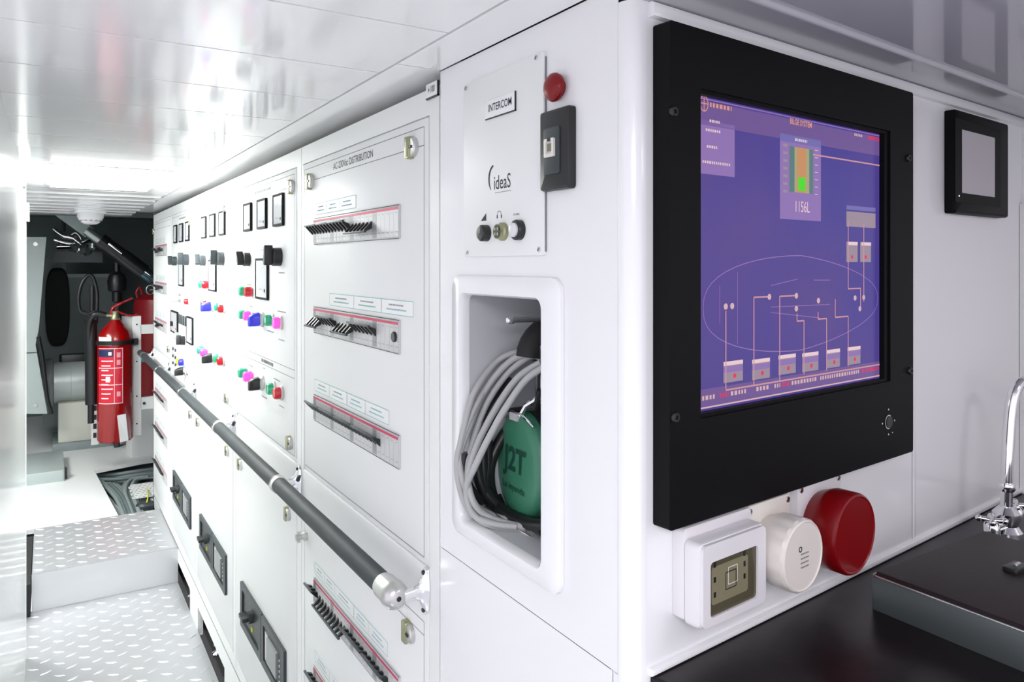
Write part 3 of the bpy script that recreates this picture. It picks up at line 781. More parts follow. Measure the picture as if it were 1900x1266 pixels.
for L in ([(950, 705, -.07), (910, 770, -.06), (885, 850, -.05), (900, 910, -.05), (950, 960, -.05), (1012, 975, -.05)],
          [(965, 770, -.085), (930, 815, -.07), (908, 870, -.06), (918, 930, -.055), (965, 968, -.04), (1012, 976, -.04)],
          [(862, 840, .004), (860, 880, .004), (880, 920, -.02), (930, 945, -.05), (1010, 985, -.04)],
          [(900, 780, -.075), (905, 850, -.075), (900, 905, -.07), (918, 940, -.06)],
          [(893, 800, -.09), (896, 850, -.09), (898, 900, -.085), (918, 928, -.08)], [(884, 850, -.05), (890, 890, -.05), (905, 922, -.05)]):
    b = MB(); b.tube(spl([pp(*p) for p in L]), .0075, BLACK, 10, FP); b.build('cable_loop', t, smooth=60)
b = MB(); x, y = onP(899, 822, -.05)
b.lathe([(.0045, -.011), (.0045, .004), (.003, .006), (.003, .012)], BRASSY, FP @ T(x, y, -.05) @ Matrix.Rotation(PI / 2, 4, 'X'), 14)
b.tube([(x, y - .012, -.05), (x + .004, y - .03, -.05), (x + .012, y - .05, -.055)], .0022, LGREY, 8, FP); b.build('jack_plug', t)

# ================================================================== WALL SCREEN
def S2(u, v, c=.019): return onS(u, v, c)
mx0, mx1 = .006, .480; mz0, mz1 = 1.0575, 1.5215; C = .020
gx0, gx1 = .0507, .4094; gz0, gz1 = 1.158, 1.4615
t = thing('wall_monitor', 'large black framed monitor showing a purple blue piping diagram', 'monitor', 'S', (mx0, mz0, 0))
b = MB()
b.ring((mx0, mx1, mz0, mz1), (gx0 - .0005, gx1 + .010, gz0 - .004, gz1 + .004), 0.0002, C, BEZEL, FS, .003, .001, 3)
b.ring((gx0 - .0005, gx1 + .010, gz0 - .004, gz1 + .004), (gx0, gx1, gz0, gz1), .010, .0175, BEZEL, FS, .0, .0, 2)
bz = b.build('bezel', t)
for u, v in ((1247, 208), (1250, 774), (1683, 294), (1686, 688)):
    b = MB(); x, y = S2(u, v); b.lathe([(.0050, C), (.0050, C + .0015), (.0040, C + .003), (.0022, C + .003), (.0022, C + .001)], BLACK, FS @ T(x, y, 0), 18); b.build('screw', t)
b = MB(); x, y = S2(1647, 783)
W1 = mat('white_ink', (.75, .72, .66), .5)
b.lathe([(.0075, C + .0001), (.0075, C + .0018), (.006, C + .0018)], BLACK, FS @ T(x, y, 0), 24)
b.poly([(x + .0082 * math.cos(a), y + .0082 * math.sin(a)) for a in [2 * PI * q / 24 for q in range(25)]], .0012, C + .0003, W1, FS)
for a in range(4): b.cyl(x + .0155 * math.cos(a * PI / 2), y + .0155 * math.sin(a * PI / 2), C, C + .0004, .0011, W1, 8, 0, FS)
b.cyl(x + .010, y - .0145, C, C + .0004, .0008, W1, 8, 0, FS); b.build('menu_knob', t)
# screen picture
def em(name, col, s=1.): return mat('screen_' + name, (.01, .01, .01), .25, emis=col, es=s * .68, spec=.3)
m = bpy.data.materials.new('screen_background'); m.use_nodes = True; nt = m.node_tree; pb = nt.nodes['Principled BSDF']
pb.inputs['Base Color'].default_value = (.01, .01, .015, 1); pb.inputs['Roughness'].default_value = .25; pb.inputs['Specular IOR Level'].default_value = .3
lw = nt.nodes.new('ShaderNodeTexNoise'); lw.inputs['Scale'].default_value = 4.; tcn = nt.nodes.new('ShaderNodeTexCoord'); cr = nt.nodes.new('ShaderNodeValToRGB')
cr.color_ramp.elements[0].position = .35; cr.color_ramp.elements[0].color = (.065, .048, .32, 1); cr.color_ramp.elements[1].position = .65; cr.color_ramp.elements[1].color = (.105, .06, .29, 1)
nt.links.new(tcn.outputs['Object'], lw.inputs['Vector']); nt.links.new(lw.outputs['Fac'], cr.inputs['Fac']); nt.links.new(cr.outputs['Color'], pb.inputs['Emission Color']); pb.inputs['Emission Strength'].default_value = .62
BG = m
BAR = em('title_bar', (.16, .09, .30)); BOX = em('box', (.28, .17, .46)); BOXH = em('box_head', (.17, .15, .44)); PINK = em('pipe', (.62, .30, .36)); PALE = em('pale', (.70, .45, .48))
TK = em('tank', (.10, .20, .21)); OR_ = em('orange', (.60, .28, .12)); OY = em('tank_mid', (.40, .38, .20)); GRB = em('level_green', (.06, .75, .01)); RD = em('alarm_red', (.80, .02, .10)); OUT = em('hull', (.30, .17, .45)); WH = em('readout', (.85, .62, .66)); GYB = em('grey_box', (.34, .26, .33)); TXO = em('orange_text', (.75, .32, .22))
b = MB(); z = .0110
b.quad([(gx0, gz0), (gx1, gz0), (gx1, gz1), (gx0, gz1)], z, BG, FS)
def s_(u, v): return S2(u, v, .011)
def sq(u0, v0, u1, v1, m_, zz=1):       # axis aligned on screen from two opposite photo corners
    (xa, ya), (xb, yb) = s_(u0, v0), s_(u1, v1)
    xa, xb = max(min(xa, xb), gx0 + .0005), min(max(xa, xb), gx1 - .0005)
    b.quad([(xa, min(ya, yb)), (xb, min(ya, yb)), (xb, max(ya, yb)), (xa, max(ya, yb))], z + .0001 * zz, m_, FS)
b.quad([(gx0, gz1 - .027), (gx1, gz1 - .027), (gx1, gz1 - .004), (gx0, gz1 - .004)], z + .0001, BAR, FS)
b.line(gx0, gz1 - .002, gx1, gz1 - .002, .0013, z + .0002, BOX, FS)
b.quad([(gx0, gz0 + .004), (gx1, gz0 + .004), (gx1, gz0 + .021), (gx0, gz0 + .021)], z + .0001, BAR, FS)
b.line(gx0, gz0 + .003, gx1, gz0 + .003, .0016, z + .0002, PALE, FS)
cxx, cyy = s_(1306, 192)
b.poly([(cxx + .0062 * math.cos(a), cyy + .0075 * math.sin(a)) for a in [2 * PI * q / 12 for q in range(13)]], .0011, z + .0003, TXO, FS)
b.line(cxx - .006, cyy, cxx + .006, cyy, .001, z + .0003, TXO, FS); b.line(cxx, cyy - .007, cxx, cyy + .007, .001, z + .0003, TXO, FS)
b.dashes(*(s_(1317, 0)[0], s_(1357, 0)[0]), cyy, .0042, z + .0003, TXO, FS)
b.text('BILGE SYSTEM', s_(1486, 0)[0], cyy, z + .0003, .0088, TXO, .8, FS, bold=.02)
b.dashes(s_(1585, 0)[0], s_(1600, 0)[0], cyy, .003, z + .0003, PALE, FS); b.dashes(s_(1610, 0)[0], s_(1637, 0)[0], cyy, .0045, z + .0003, RD, FS)
sq(1300, 222, 1363, 329, BOX); sq(1300, 221, 1363, 233, BOXH, 2)
for v, u0, u1 in ((226, 1316, 1336), (243, 1309, 1337), (273, 1311, 1330), (303, 1303, 1354)):
    b.dashes(s_(u0, 0)[0], s_(u1, 0)[0], s_((u0 + u1) / 2, v)[1], .0026, z + .0004, WH, FS)
# tank gauge
gu0, gu1 = s_(1447, 0)[0], s_(1523, 0)[0]; gt = s_(1447, 247)[1]; gb = s_(1447, 406)[1]
b.quad([(gu0, gb), (gu1, gb), (gu1, gt), (gu0, gt)], z + .0001, BOX, FS)
b.quad([(gu0, gt - .008), (gu1, gt - .008), (gu1, gt), (gu0, gt)], z + .0002, BOXH, FS)
b.dashes((gu0 + gu1) / 2 - .012, (gu0 + gu1) / 2 + .012, gt - .004, .003, z + .0003, WH, FS)
gw = gu1 - gu0; ta, tb = gt - .012, gb + .030
for f0, f1, m_ in ((.22, .80, TK), (.34, .70, OY), (.40, .62, OR_)): b.quad([(gu0 + gw * f0, tb), (gu0 + gw * f1, tb), (gu0 + gw * f1, ta), (gu0 + gw * f0, ta)], z + .0002 + .0001 * f0, m_, FS)
b.quad([(gu0 + gw * .43, tb + .002), (gu0 + gw * .60, tb + .002), (gu0 + gw * .60, tb + .017), (gu0 + gw * .43, tb + .017)], z + .0004, GRB, FS)
for q in range(7):
    yy = ta - (ta - tb) * q / 6; b.line(gu0 + gw * .84, yy, gu0 + gw * .92, yy, .0007, z + .0003, WH, FS); b.line(gu0 + gw * .07, yy, gu0 + gw * .17, yy, .0030, z + .0003, GYB, FS)
b.text('1156L', (gu0 + gu1) / 2 + .002, gb + .014, z + .0003, .017, WH, .72, FS, bold=.0)
# pipes
def path(pts, wd=.0016, m_=PINK, zz=3): b.poly([s_(*p) for p in pts], wd, z + .0001 * zz, m_, FS)
xr = s_(1637, 0)[0]; yt_ = s_(1637, 303)[1]; yb_ = s_(1347, 724)[1]
b.poly([s_(1508, 287), (xr, s_(1508, 287)[1]), (xr, yb_), (s_(1346, 0)[0], yb_)], .0017, z + .0003, PINK, FS)
for p in ([(1346, 722), (1346, 577)], [(1398, 716), (1398, 552), (1424, 551)], [(1446, 706), (1446, 550), (1474, 548)], [(1491, 695), (1491, 595), (1478, 594), (1478, 582)], [(1533, 688), (1533, 591), (1517, 590), (1517, 579)], [(1573, 680), (1573, 587), (1549, 587), (1549, 555)],
          [(1573, 410), (1573, 536), (1596, 535), (1596, 575)], [(1602, 415), (1602, 560)]):
    q = [s_(*p[0])]
    for a in p[1:]:
        X_ = s_(*a); l = q[-1]
        q.append((l[0], X_[1]) if abs(X_[0] - l[0]) < abs(X_[1] - l[1]) else (X_[0], l[1]))
    b.poly(q, .0016, z + .0005, PINK, FS)
for u, v in ((1346, 569), (1358, 568), (1427, 551), (1477, 549), (1477, 573), (1518, 558), (1586, 553), (1602, 552), (1595, 573)):
    x, y = s_(u, v); b.cyl(x, y, z + .0003, z + .0005, .0032, PALE, 12, 0, FS)
# hull outline
xa, xb = s_(1304, 0)[0], s_(1628, 0)[0]; yc = (s_(1306, 580)[1]); hull = []
for q in range(49):
    a = 2 * PI * q / 48; cx_, sx2 = math.cos(a), math.sin(a)
    wd = (xb - xa) / 2; f = 1 - .18 * max(0, cx_)
    hull.append(((xa + xb) / 2 - wd * (-cx_), yc + .004 + .052 * (abs(sx2) ** .8) * math.copysign(1, sx2) * (1 - .25 * max(0, cx_))))
b.poly(hull, .0009, z + .0003, OUT, FS)
for p in ([(1335, 530), (1335, 600)], [(1368, 505), (1368, 640)], [(1430, 530), (1480, 518)], [(1430, 570), (1540, 565)], [(1430, 580), (1520, 590)], [(1510, 520), (1540, 520)]):
    b.poly([s_(*a) for a in p], .0007, z + .0002, OUT, FS)
for u0, v0, u1, v1 in ((1342, 672, 1378, 708), (1395, 668, 1428, 698), (1444, 660, 1476, 692), (1488, 656, 1518, 683), (1533, 650, 1558, 676), (1572, 645, 1596, 669)):
    xa_, xb_ = s_(u0, 0)[0], s_(u1, 0)[0]; yy1 = s_(u0, v0)[1]; yy0 = yy1 - .021
    b.quad([(xa_, yy0), (xb_, yy0), (xb_, yy1), (xa_, yy1)], z + .0003, GYB, FS)
    b.quad([(xa_, yy1 - .004), (xb_, yy1 - .004), (xb_, yy1), (xa_, yy1)], z + .0004, WH, FS)
    b.quad([(xa_, yy1 - .011), (xb_, yy1 - .011), (xb_, yy1 - .005), (xa_, yy1 - .005)], z + .0004, BOX, FS)
    b.cyl((xa_ + xb_) / 2 + .002, yy0 + .006, z + .0004, z + .0006, .0024, RD, 10, 0, FS)
x_a, x_b = s_(1570, 0)[0], s_(1624, 0)[0]; yv = s_(1570, 381)[1]
b.quad([(x_a, yv - .005), (x_b, yv - .005), (x_b, yv), (x_a, yv)], z + .0003, BOXH, FS); b.quad([(x_a, yv - .025), (x_b, yv - .025), (x_b, yv - .007), (x_a, yv - .007)], z + .0003, GYB, FS)
for k in range(2):
    xa_ = x_a + k * .032; xb_ = xa_ + .026; yy1 = yv - .043
    b.quad([(xa_, yy1 - .024), (xb_, yy1 - .024), (xb_, yy1), (xa_, yy1)], z + .0003, GYB, FS); b.quad([(xa_ + .003, yy1 - .004), (xb_, yy1 - .004), (xb_, yy1), (xa_ + .003, yy1)], z + .0004, WH, FS)
    b.cyl(xa_ + .013, yy1 - .018, z + .0004, z + .0006, .0024, RD, 10, 0, FS)
yy = gz0 + .0125
for f0, f1, m_ in ((.02, .09, PALE), (.11, .15, RD), (.16, .23, PALE), (.28, .34, PALE), (.37, .40, PALE), (.41, .45, RD), (.46, .60, PALE), (.62, .86, PALE), (.88, .99, RD)):
    b.dashes(gx0 + (gx1 - gx0) * f0, gx0 + (gx1 - gx0) * f1, yy, .0042, z + .0003, m_, FS)
b.build('screen', t)

# small dark touch panel further right
px0, _ = onS(1752, 0, .0); px1, _ = onS(1864, 0, .010); pz1 = onS(1762, 199, .014)[1]; pz0 = onS(1762, 394, .014)[1]
t = thing('touch_panel', 'small black framed touch panel with a blank grey display', 'touch panel', 'S', (px0, pz0, 0))
b = MB(); b.rr(px0, px1, pz0, pz1, .004, .0002, .016, BEZEL, .004, 4, FS); b.build('panel_frame', t)
b = MB(); a0, a1 = onS(1784, 0, .016)[0], onS(1846, 0, .016)[0]; w0, w1 = onS(1784, 358, .016)[1], onS(1784, 240, .016)[1]
b.ring((a0 - .022, a1 + .020, w0 - .014, w1 + .014), (a0, a1, w0, w1), .0158, .0168, BEZEL, FS, .002, .001, 3)
b.build('display_bezel', t)
b = MB(); b.box(a0, a1, w0, w1, .0155, .0162, SCRG, FS); b.build('display', t)
b = MB(); b.cyl(a0 - .010, w0 - .005, .0168, .0172, .0012, em('led', (.7, .8, 1), 2), 8, 0, FS); b.build('status_light', t)

# ================================================================== SOCKETS
t = thing('switch_box', 'boxy white waterproof socket with a smoked green window below the monitor', 'wall socket', 'S', (.0353, .962, 0))
sx0, sx1 = .0330, .128
b = MB(); b.rr(sx0, sx1 + .012, .965, 1.052, .005, .0002, .014, SOCKW, .003, 4, FS); b.build('back_box', t)
b = MB(); wx0, wx1, wz0, wz1 = onS(1317, 0, .033)[0], onS(1405, 0, .033)[0], onS(1317, 1148, .033)[1], onS(1317, 1045, .033)[1]
b.rr(sx0 + .001, sx1 + .008, .962, 1.042, .006, .0145, .031, SOCKW, .004, 4, FS)
b.ring((sx0 + .003, sx1 + .006, .964, 1.040), (wx0, wx1, wz0, wz1), .029, .034, SOCKW, FS, .006, .004, 4); b.build('hinged_cover', t)
b = MB(); b.rr(wx0, wx1, wz0, wz1, .004, .0305, .0318, AMBER, 0, 4, FS)
b.rr(wx0 + .004, wx1 - .014, wz0 + .010, wz1 - .006, .003, .0318, .0321, AMBERF, 0, 4, FS)
cx, cy = (wx0 + wx1) / 2 - .004, (wz0 + wz1) / 2 + .003
b.rect(cx - .008, cx + .008, cy - .009, cy + .007, .0011, .0323, INK, FS); b.rect(cx - .004, cx + .010, cy - .005, cy + .011, .0008, .0323, CREAM, FS)
for dx_, dy_ in ((-.026, .016), (-.026, .002), (-.026, -.012), (.020, .016), (.020, .006), (.020, -.006)): b.box(cx + dx_, cx + dx_ + .003, cy + dy_, cy + dy_ + .005, .0321, .0324, BLACK, FS)
b.build('window', t)
def round_socket(nm, label, x, z, r, depth, mm, pm, ph, zc_, ridged):
    t = thing(nm, label, 'wall socket', 'S', (x, z, 0))
    b = MB(); b.rr(x - ph, x + ph, zc_ - ph, zc_ + ph, .005, .0002, .010, pm, .002, 4, FS); pl = b.build('flange', t)
    for sx__, sz__ in ((-1, -1), (-1, 1), (1, -1), (1, 1)):
        b = MB(); screws(b, [(x + sx__ * (ph - .006), zc_ + sz__ * (ph - .006))], .0033, .010, FS); b.build('screw', pl)
    b = MB(); n = 64; L = []
    for rr_, zz in ((r * .86, .010), (r * .92, .016), (r * .97, .022), (r, .026), (r, depth - .004), (r * .97, depth - .001), (r * .93, depth), (r * .90, depth - .0012), (r * .3, depth - .0012)):
        L.append([((rr_ + (ridged * (1 if (q // 2) % 2 else 0) if .02 < zz < depth - .003 else 0)) * math.cos(2 * PI * q / n), (rr_ + (ridged * (1 if (q // 2) % 2 else 0) if .02 < zz < depth - .003 else 0)) * math.sin(2 * PI * q / n), zz) for q in range(n)])
    b.loft(L, mm, FS @ T(x, z, 0), True, True)
    return t, b
t, b = round_socket('capped_socket', 'round cream screw cap socket between the boxy socket and red cap', .176, 1.0035, .0370, .050, mat('cap_cream', (.76, .71, .66), .35), CREAM, .040, 1.011, .0006)
for q in range(4): b.dashes(.176 - .004, .176 + .010, 1.006 - q * .0045, .0016, .0492, INKG, FS)
b.poly([(.171 + .0025 * math.cos(a), 1.0115 + .0025 * math.sin(a)) for a in [2 * PI * q / 10 for q in range(11)]], .0012, .0492, INK, FS)
b.build('screw_cap', t, smooth=25)
t, b = round_socket('capped_socket', 'large dark red round screw cap socket, nearest the black tray', .2755, 1.0040, .0445, .052, REDP, SOCKW, .045, 1.011, .0)
b.build('screw_cap', t, smooth=25)

# ================================================================== COUNTER ITEMS
t = thing('covered_sink', 'steel sink unit with a flat black lid standing on the worktop', 'sink', 'W', (.89, .35, .92))
tx0, tx1, ty0, ty1 = .770, 1.012, -.05, .486
b = MB(); b.rr(tx0, tx1, ty0, ty1, .004, .9202, .957, mat('dark_steel', (.12, .14, .14), .35, .6), .002, 4); b.build('basin_body', t)
b = MB(); b.rr(tx0 + .003, tx1 - .003, ty0 + .003, ty1 - .003, .004, .957, .9615, LIDM, .0015, 4); b.build('lid', t)
b = MB(); b.tube([(tx0 + .002, ty0, .957), (tx0 + .002, ty1 - .004, .957)], .0014, STEEL, 8); b.tube([(tx0 + .004, ty1 - .001, .957), (tx1, ty1 - .001, .957)], .001, STEEL, 8); b.build('rim', t)
lx, ly = onZ(1885, 1056, .962)
b = MB(); b.rr(lx - .015, lx + .015, ly - .008, ly + .008, .003, .9615, .966, BLACK, .001, 4); b.rr(lx - .002, lx + .010, ly - .002, ly + .002, .0015, .966, .9675, STEEL, .0004, 3); b.build('lid_catch', t)
# faucet
fx, fy = 1.135, .515
t = thing('folding_faucet', 'chrome swan neck faucet with crosshead taps behind the sink lid', 'faucet', 'W', (fx, fy, .92))
b = MB(); b.lathe([(.020, .9202), (.020, .928), (.014, .936), (.017, .945), (.017, .953), (.011, .960), (.009, .962)], CHROME, T(fx, fy, 0), 24); b.build('tap_body', t)
b = MB(); zt_ = 1.132
b.tube(spl([(fx, fy, .955), (fx + .003, fy, 1.02), (fx + .012, fy, 1.09), (fx + .020, fy - .002, zt_ - .012), (fx + .032, fy - .004, zt_), (fx + .05, fy - .010, zt_ - .002), (fx + .060, fy - .014, zt_ - .018), (fx + .061, fy - .015, zt_ - .036)]), .0078, CHROME, 14); b.build('spout', t, smooth=60)
b = MB(); b.lathe([(.009, .983), (.0105, .986), (.0105, .992), (.009, .995)], CHROME, T(fx + .0015, fy, 0), 16); b.build('swivel_joint', t)
def tap(dx_, dy_):
    b = MB(); cx, cy = fx + dx_, fy + dy_
    b.tube([(fx, fy, .938), (cx, cy, .942)], .007, CHROME, 12)
    b.lathe([(.010, .936), (.010, .946), (.007, .950)], CHROME, T(cx, cy, 0), 16)
    for a in range(4):
        ca, sa = math.cos(a * PI / 2 + .5), math.sin(a * PI / 2 + .5)
        b.tube([(cx, cy, .952), (cx + .013 * ca, cy + .013 * sa, .953)], .0035, CHROME, 10)
        b.lathe([(.001, -.0045), (.0035, -.003), (.0048, 0), (.0035, .003), (.001, .0045)], CHROME, T(cx + .015 * ca, cy + .015 * sa, .953), 12)
    b.build('crosshead_handle', t, smooth=60)
tap(-.048, -.004); tap(.050, .010)

# ================================================================== CORRIDOR END
# step box of tread plate
t = thing('tread_step', 'aluminium tread plate step crossing the corridor floor', 'step', 'W', (.2, 3.3, 0))
b = MB(); b.box(-.049, .452, 3.30, 3.86, .0, zf - .0005, ALU); b.box(-.05, .4525, 3.299, 3.302, .002, zf - .004, mat('riser_aluminium', (.68, .69, .70), .35, .45)); lozenges(b, -.049, .452, 3.31, 3.86, zf); b.build('step_box', t)
b = MB(); b.box(-.50, -.053, 3.26, 3.835, .0005, .12, GAP)  # near-black block painted as the gap's shade beside the step
struct('step_gap_shade', b)
# trench contents
tz = .055
b = MB(); b.box(-.25, .75, 3.86, 5.05, tz - .02, tz, BACKW); b.box(-.25, .75, 5.03, 5.05, tz, .12, BACKW)
struct('floor_trench', b)
t = thing('cable_bundle', 'bundle of grey cables lying in the open floor trench', 'cable', 'W', (.2, 4.2, tz))
CB = [[(174, 880 + 2.4 * k), (215, 877 + 3.2 * k), (255, 871 + 3.6 * k), (320, 862 + 4 * k)] for k in range(6)]
CB += [[(262 + k * 3, 886), (238 + k * 3.2, 892), (228 + k * 4, 912), (236 + k * 4.5, 940), (244 + k * 5, 966)] for k in range(7)]
CB += [[(182 + k * 7, 893 + 1.5 * k), (200 + k * 5, 908), (218 + k * 4, 930 - k), (232 + k * 5, 968)] for k in range(6)]
CB += [[(190 + k * 5, 918 + 6 * k), (208 + k * 4, 934 + 4 * k), (222 + k * 3, 968)] for k in range(4)]
for k, L in enumerate(CB):
    zz = tz + .013 + (.022 if k % 3 == 1 else .010 if k % 3 == 2 else 0); b = MB()
    b.tube(spl([(*onZ(u, v, zz), zz) for u, v in L], 6), .0105, TRENCHC if k % 4 else mat('trench_cable_dark', (.13, .17, .17), .5), 8); b.build('cable', t, smooth=60)
b = MB()
gx_a, gy_a = onZ(246, 926, .105); gx_b, gy_b = onZ(292, 893, .105)
nx, ny = 6, 8; dx_, dy_ = (.50 - gx_a) / nx, (gy_b - gy_a) / ny
for i in range(ny):
    for j in range(nx - i % 2):
        x_, y_ = gx_a + j * dx_ + (dx_ / 2 if i % 2 else 0), gy_a + i * dy_
        b.ring((x_, x_ + dx_, y_, y_ + dy_), (x_ + dx_ * .17, x_ + dx_ * .83, y_ + dy_ * .27, y_ + dy_ * .73), .102, .105, CABW, None, 0, .004, 2)
b.build('perforated_tray', label='white perforated metal cable tray in the floor trench', category='cable tray')
b = MB(); b.tube(spl([(*onZ(u, v, z_), z_) for u, v, z_ in ((268, 943, .08), (273, 930, .115), (275, 918, .125), (273, 908, .115))]), .0030, YEL, 8)
b.build('earth_wire', label='yellow green earth wire rising out of the floor trench', category='wire', smooth=60)
b = MB(); b.lathe([(.045, -.03), (.045, .04), (.035, .05)], DARKG, T(*onZ(270, 936, .10), .06), 20); b.build('cable_gland', label='dark round cable gland at the trench corner by the step', category='cable gland')

# fire extinguisher
EY_ = 4.6
ex, ez0 = onY(214, 817, EY_); _, ez1 = onY(214, 600, EY_)
er = .088
t = thing('fire_extinguisher', 'red fire extinguisher with label on a white wall bracket', 'fire extinguisher', 'W', (ex, EY_, ez0))
b = MB(); b.lathe([(er * .9, ez0), (er, ez0 + .012), (er, ez1 - .10), (er * .95, ez1 - .065), (er * .78, ez1 - .035), (er * .5, ez1 - .008), (er * .3, ez1 + .012), (er * .24, ez1 + .022)], RED, T(ex, EY_, 0), 40)
cyl = b.build('cylinder', t, smooth=50)
def wrap(b, a0, a1, z0, z1, m, r=er + .0008, n=12, e=None):
    vs = []; fs = []
    for i in range(n + 1):
        a = a0 + (a1 - a0) * i / n
        for zz in (z0, z1): vs.append((ex + r * math.cos(a), EY_ + r * math.sin(a), zz))
    for i in range(n): fs.append((2 * i, 2 * i + 2, 2 * i + 3, 2 * i + 1))
    b.add(vs, fs, m)
hh = ez1 - ez0
face = -PI / 2 + .0      # toward the camera
LW = mat('label_white', (.82, .82, .82), .4); LR = mat('label_red', (.60, .02, .04), .3)
b = MB()
aL, aR = face - 1.15, face + .35
z0_, z1_ = onY(214, 749, EY_ - er)[1], onY(214, 647, EY_ - er)[1]
wrap(b, aL, aR, z0_, z1_, LR)
for z_ in (z0_, z1_, z0_ + .10, z0_ + .19): wrap(b, aL, aR, z_ - .0016, z_ + .0016, LW, er + .0012)
wrap(b, aR - .03, aR, z0_, z1_, LW, er + .0012); wrap(b, aR - .48, aR - .46, z0_, z1_, LW, er + .0012)
wrap(b, aL, aR - .52, z1_ - .045, z1_ - .006, mat('navy_ink', (.02, .03, .10), .4), er + .0014)
wrap(b, aR - .80, aR - .62, z1_ - .036, z1_ - .018, LW, er + .0018, 4)
for k in range(9):
    zz = z1_ - .065 - k * .025
    if zz < z0_ + .01: break
    wrap(b, aL + .25, aR - .55 - .12 * (k % 3), zz - .005, zz + .001, LW, er + .0014)
for zz in (z1_ - .035, z1_ - .075, z0_ + .05): wrap(b, aR - .34, aR - .14, zz - .013, zz + .013, mat('label_pink', (.75, .35, .40), .4), er + .0014, 4)
wrap(b, aR - .95, aR - .7, z0_ + .115, z0_ + .145, LW, er + .0018, 4)
b.build('instruction_label', cyl)
b = MB(); zt1, zt0 = onY(200, 627, EY_ - er)[1], onY(200, 640, EY_ - er)[1]; wrap(b, aL, face - .28, zt0 - .006, zt1 + .003, LW); b.build('paper_tag', cyl)
b = MB(); za, zb_ = onY(220, 817, EY_ - er)[1], onY(220, 771, EY_ - er)[1]
b.add([(ex + .002, EY_ - er - .004, zb_), (ex + .044, EY_ - er * .9 - .004, zb_ + .004), (ex + .058, EY_ - er * .85 - .004, za - .010), (ex + .016, EY_ - er - .006, za - .012),
       (ex + .002, EY_ - er - .002, zb_), (ex + .044, EY_ - er * .9 - .002, zb_ + .004), (ex + .058, EY_ - er * .85 - .002, za - .010), (ex + .016, EY_ - er - .004, za - .012)],
      [(0, 1, 2, 3), (4, 5, 6, 7), (0, 1, 5, 4), (1, 2, 6, 5), (2, 3, 7, 6), (3, 0, 4, 7)], LW); b.build('inspection_tag', cyl, label='white hanging inspection tag')
b = MB(); b.lathe([(.022, ez1 + .020), (.024, ez1 + .026), (.020, ez1 + .036), (.016, ez1 + .050), (.018, ez1 + .066)], BRASSY, T(ex, EY_, 0), 20); b.tube([(ex, EY_, ez1 + .04), (ex - .045, EY_, ez1 + .045)], .010, BRASSY, 12); b.build('valve', t)
b = MB(); b.tube(spl([(ex - .02, EY_, ez1 + .05), (ex - .01, EY_, ez1 + .085), (ex + .03, EY_, ez1 + .11), (ex + .085, EY_, ez1 + .135)]), [.008] * 17 + [.006] * 8, RED, 10)
b.tube(spl([(ex + .0, EY_, ez1 + .075), (ex + .03, EY_, ez1 + .055), (ex + .075, EY_, ez1 + .040), (ex + .11, EY_, ez1 + .045)]), .006, RED, 10); b.build('squeeze_handle', t, smooth=60)
b = MB(); zs = onY(214, 637, EY_ - er)[1]; wrap(b, face - 1.6, face + 1.7, zs - .011, zs + .011, BLACK, er + .003, 24); wrap(b, face - 1.6, face + 1.7, zs - .011, zs + .011, BLACK, er + .006, 24)
b.box(ex + er - .005, ex + er + .022, EY_ - .03, EY_ + .0, zs - .020, zs + .014, BLACK); b.build('strap', t)
b = MB(); b.tube(spl([(ex - .045, EY_, ez1 + .045), (ex - .10, EY_, ez1 + .05), (ex - .125, EY_ + .03, ez1 - .03), (ex - .115, EY_ + .04, ez0 + .35), (ex - .115, EY_ + .03, ez0 + .10)]), .016, BLACK, 12)
b.tube([(ex - .115, EY_ + .05, ez1 + .02), (ex - .112, EY_ + .04, ez0 + .20)], .030, BLACK, 14); b.build('discharge_hose', t, smooth=60)
# hose loop
b = MB(); hp = [onY(u, v, 4.75) for u, v in ((178, 600), (180, 545), (170, 512), (155, 520), (146, 548), (148, 575), (163, 582), (176, 578))]
b.tube(spl([(x_, 4.75, z_) for x_, z_ in hp]), .010, BLACK, 12)
x_, z_ = onY(171, 530, 4.75); x2_, z2_ = onY(172, 690, 4.75); b.tube([(x_, 4.76, z_), (x_, 4.76, z2_)], .013, BLACK, 12)
b.build('hose_loop', label='black rubber hose loop hanging left of the fire extinguisher', category='hose', smooth=60)
# bracket
t = thing('extinguisher_bracket', 'white metal rail bracket carrying the fire extinguisher', 'bracket', 'W', (ex + .12, EY_ + .03, ez0))
x_a, z_a = onY(245, 808, 4.62); x_b, z_b = onY(261, 586, 4.62)
b = MB(); b.box(x_a, x_b, 4.60, 4.64, z_a, z_b, CABW, ch=.002)
b.box(x_a - .05, x_a, 4.63, 4.64, z_b - .20, z_b, LGREY)
b.build('upright', t)
for f in (.10, .33, .62, .93):
    b = MB(); b.lathe([(.0045, 0), (.0045, .002)], DARKG, T((x_a + x_b) / 2, 4.599, z_a + (z_b - z_a) * f) @ AX['-y'], 10); b.build('bolt', t)
xr1, zr1 = onY(262, 603, 4.60); _, zr0 = onY(262, 620, 4.60)
b = MB(); b.box(x_b - .002, .62, 4.60, 4.63, zr0, zr1, CABW); b.build('crossbar', t)
_, zq1 = onY(262, 738, 4.60); _, zq0 = onY(262, 760, 4.60)
b = MB(); b.box(x_b - .002, .62, 4.60, 4.63, zq0, zq1, CABW); b.lathe([(.008, 0), (.008, .002)], DARKG, T(x_b + .015, 4.599, (zq0 + zq1) / 2) @ AX['-y'], 10); b.build('crossbar', t)
b = MB(); x_p, z_p = onY(177, 700, 4.66); _, z_q = onY(177, 830, 4.66); b.box(x_p - .018, x_p + .018, 4.72, 4.725, max(z_q, zf + .002), z_p, LGREY)
for k in range(7):
    zz = z_p - .03 - k * .05; b.box(x_p - .008, x_p + .008, 4.7185, 4.72, zz - .014, zz + .014, BLACK)
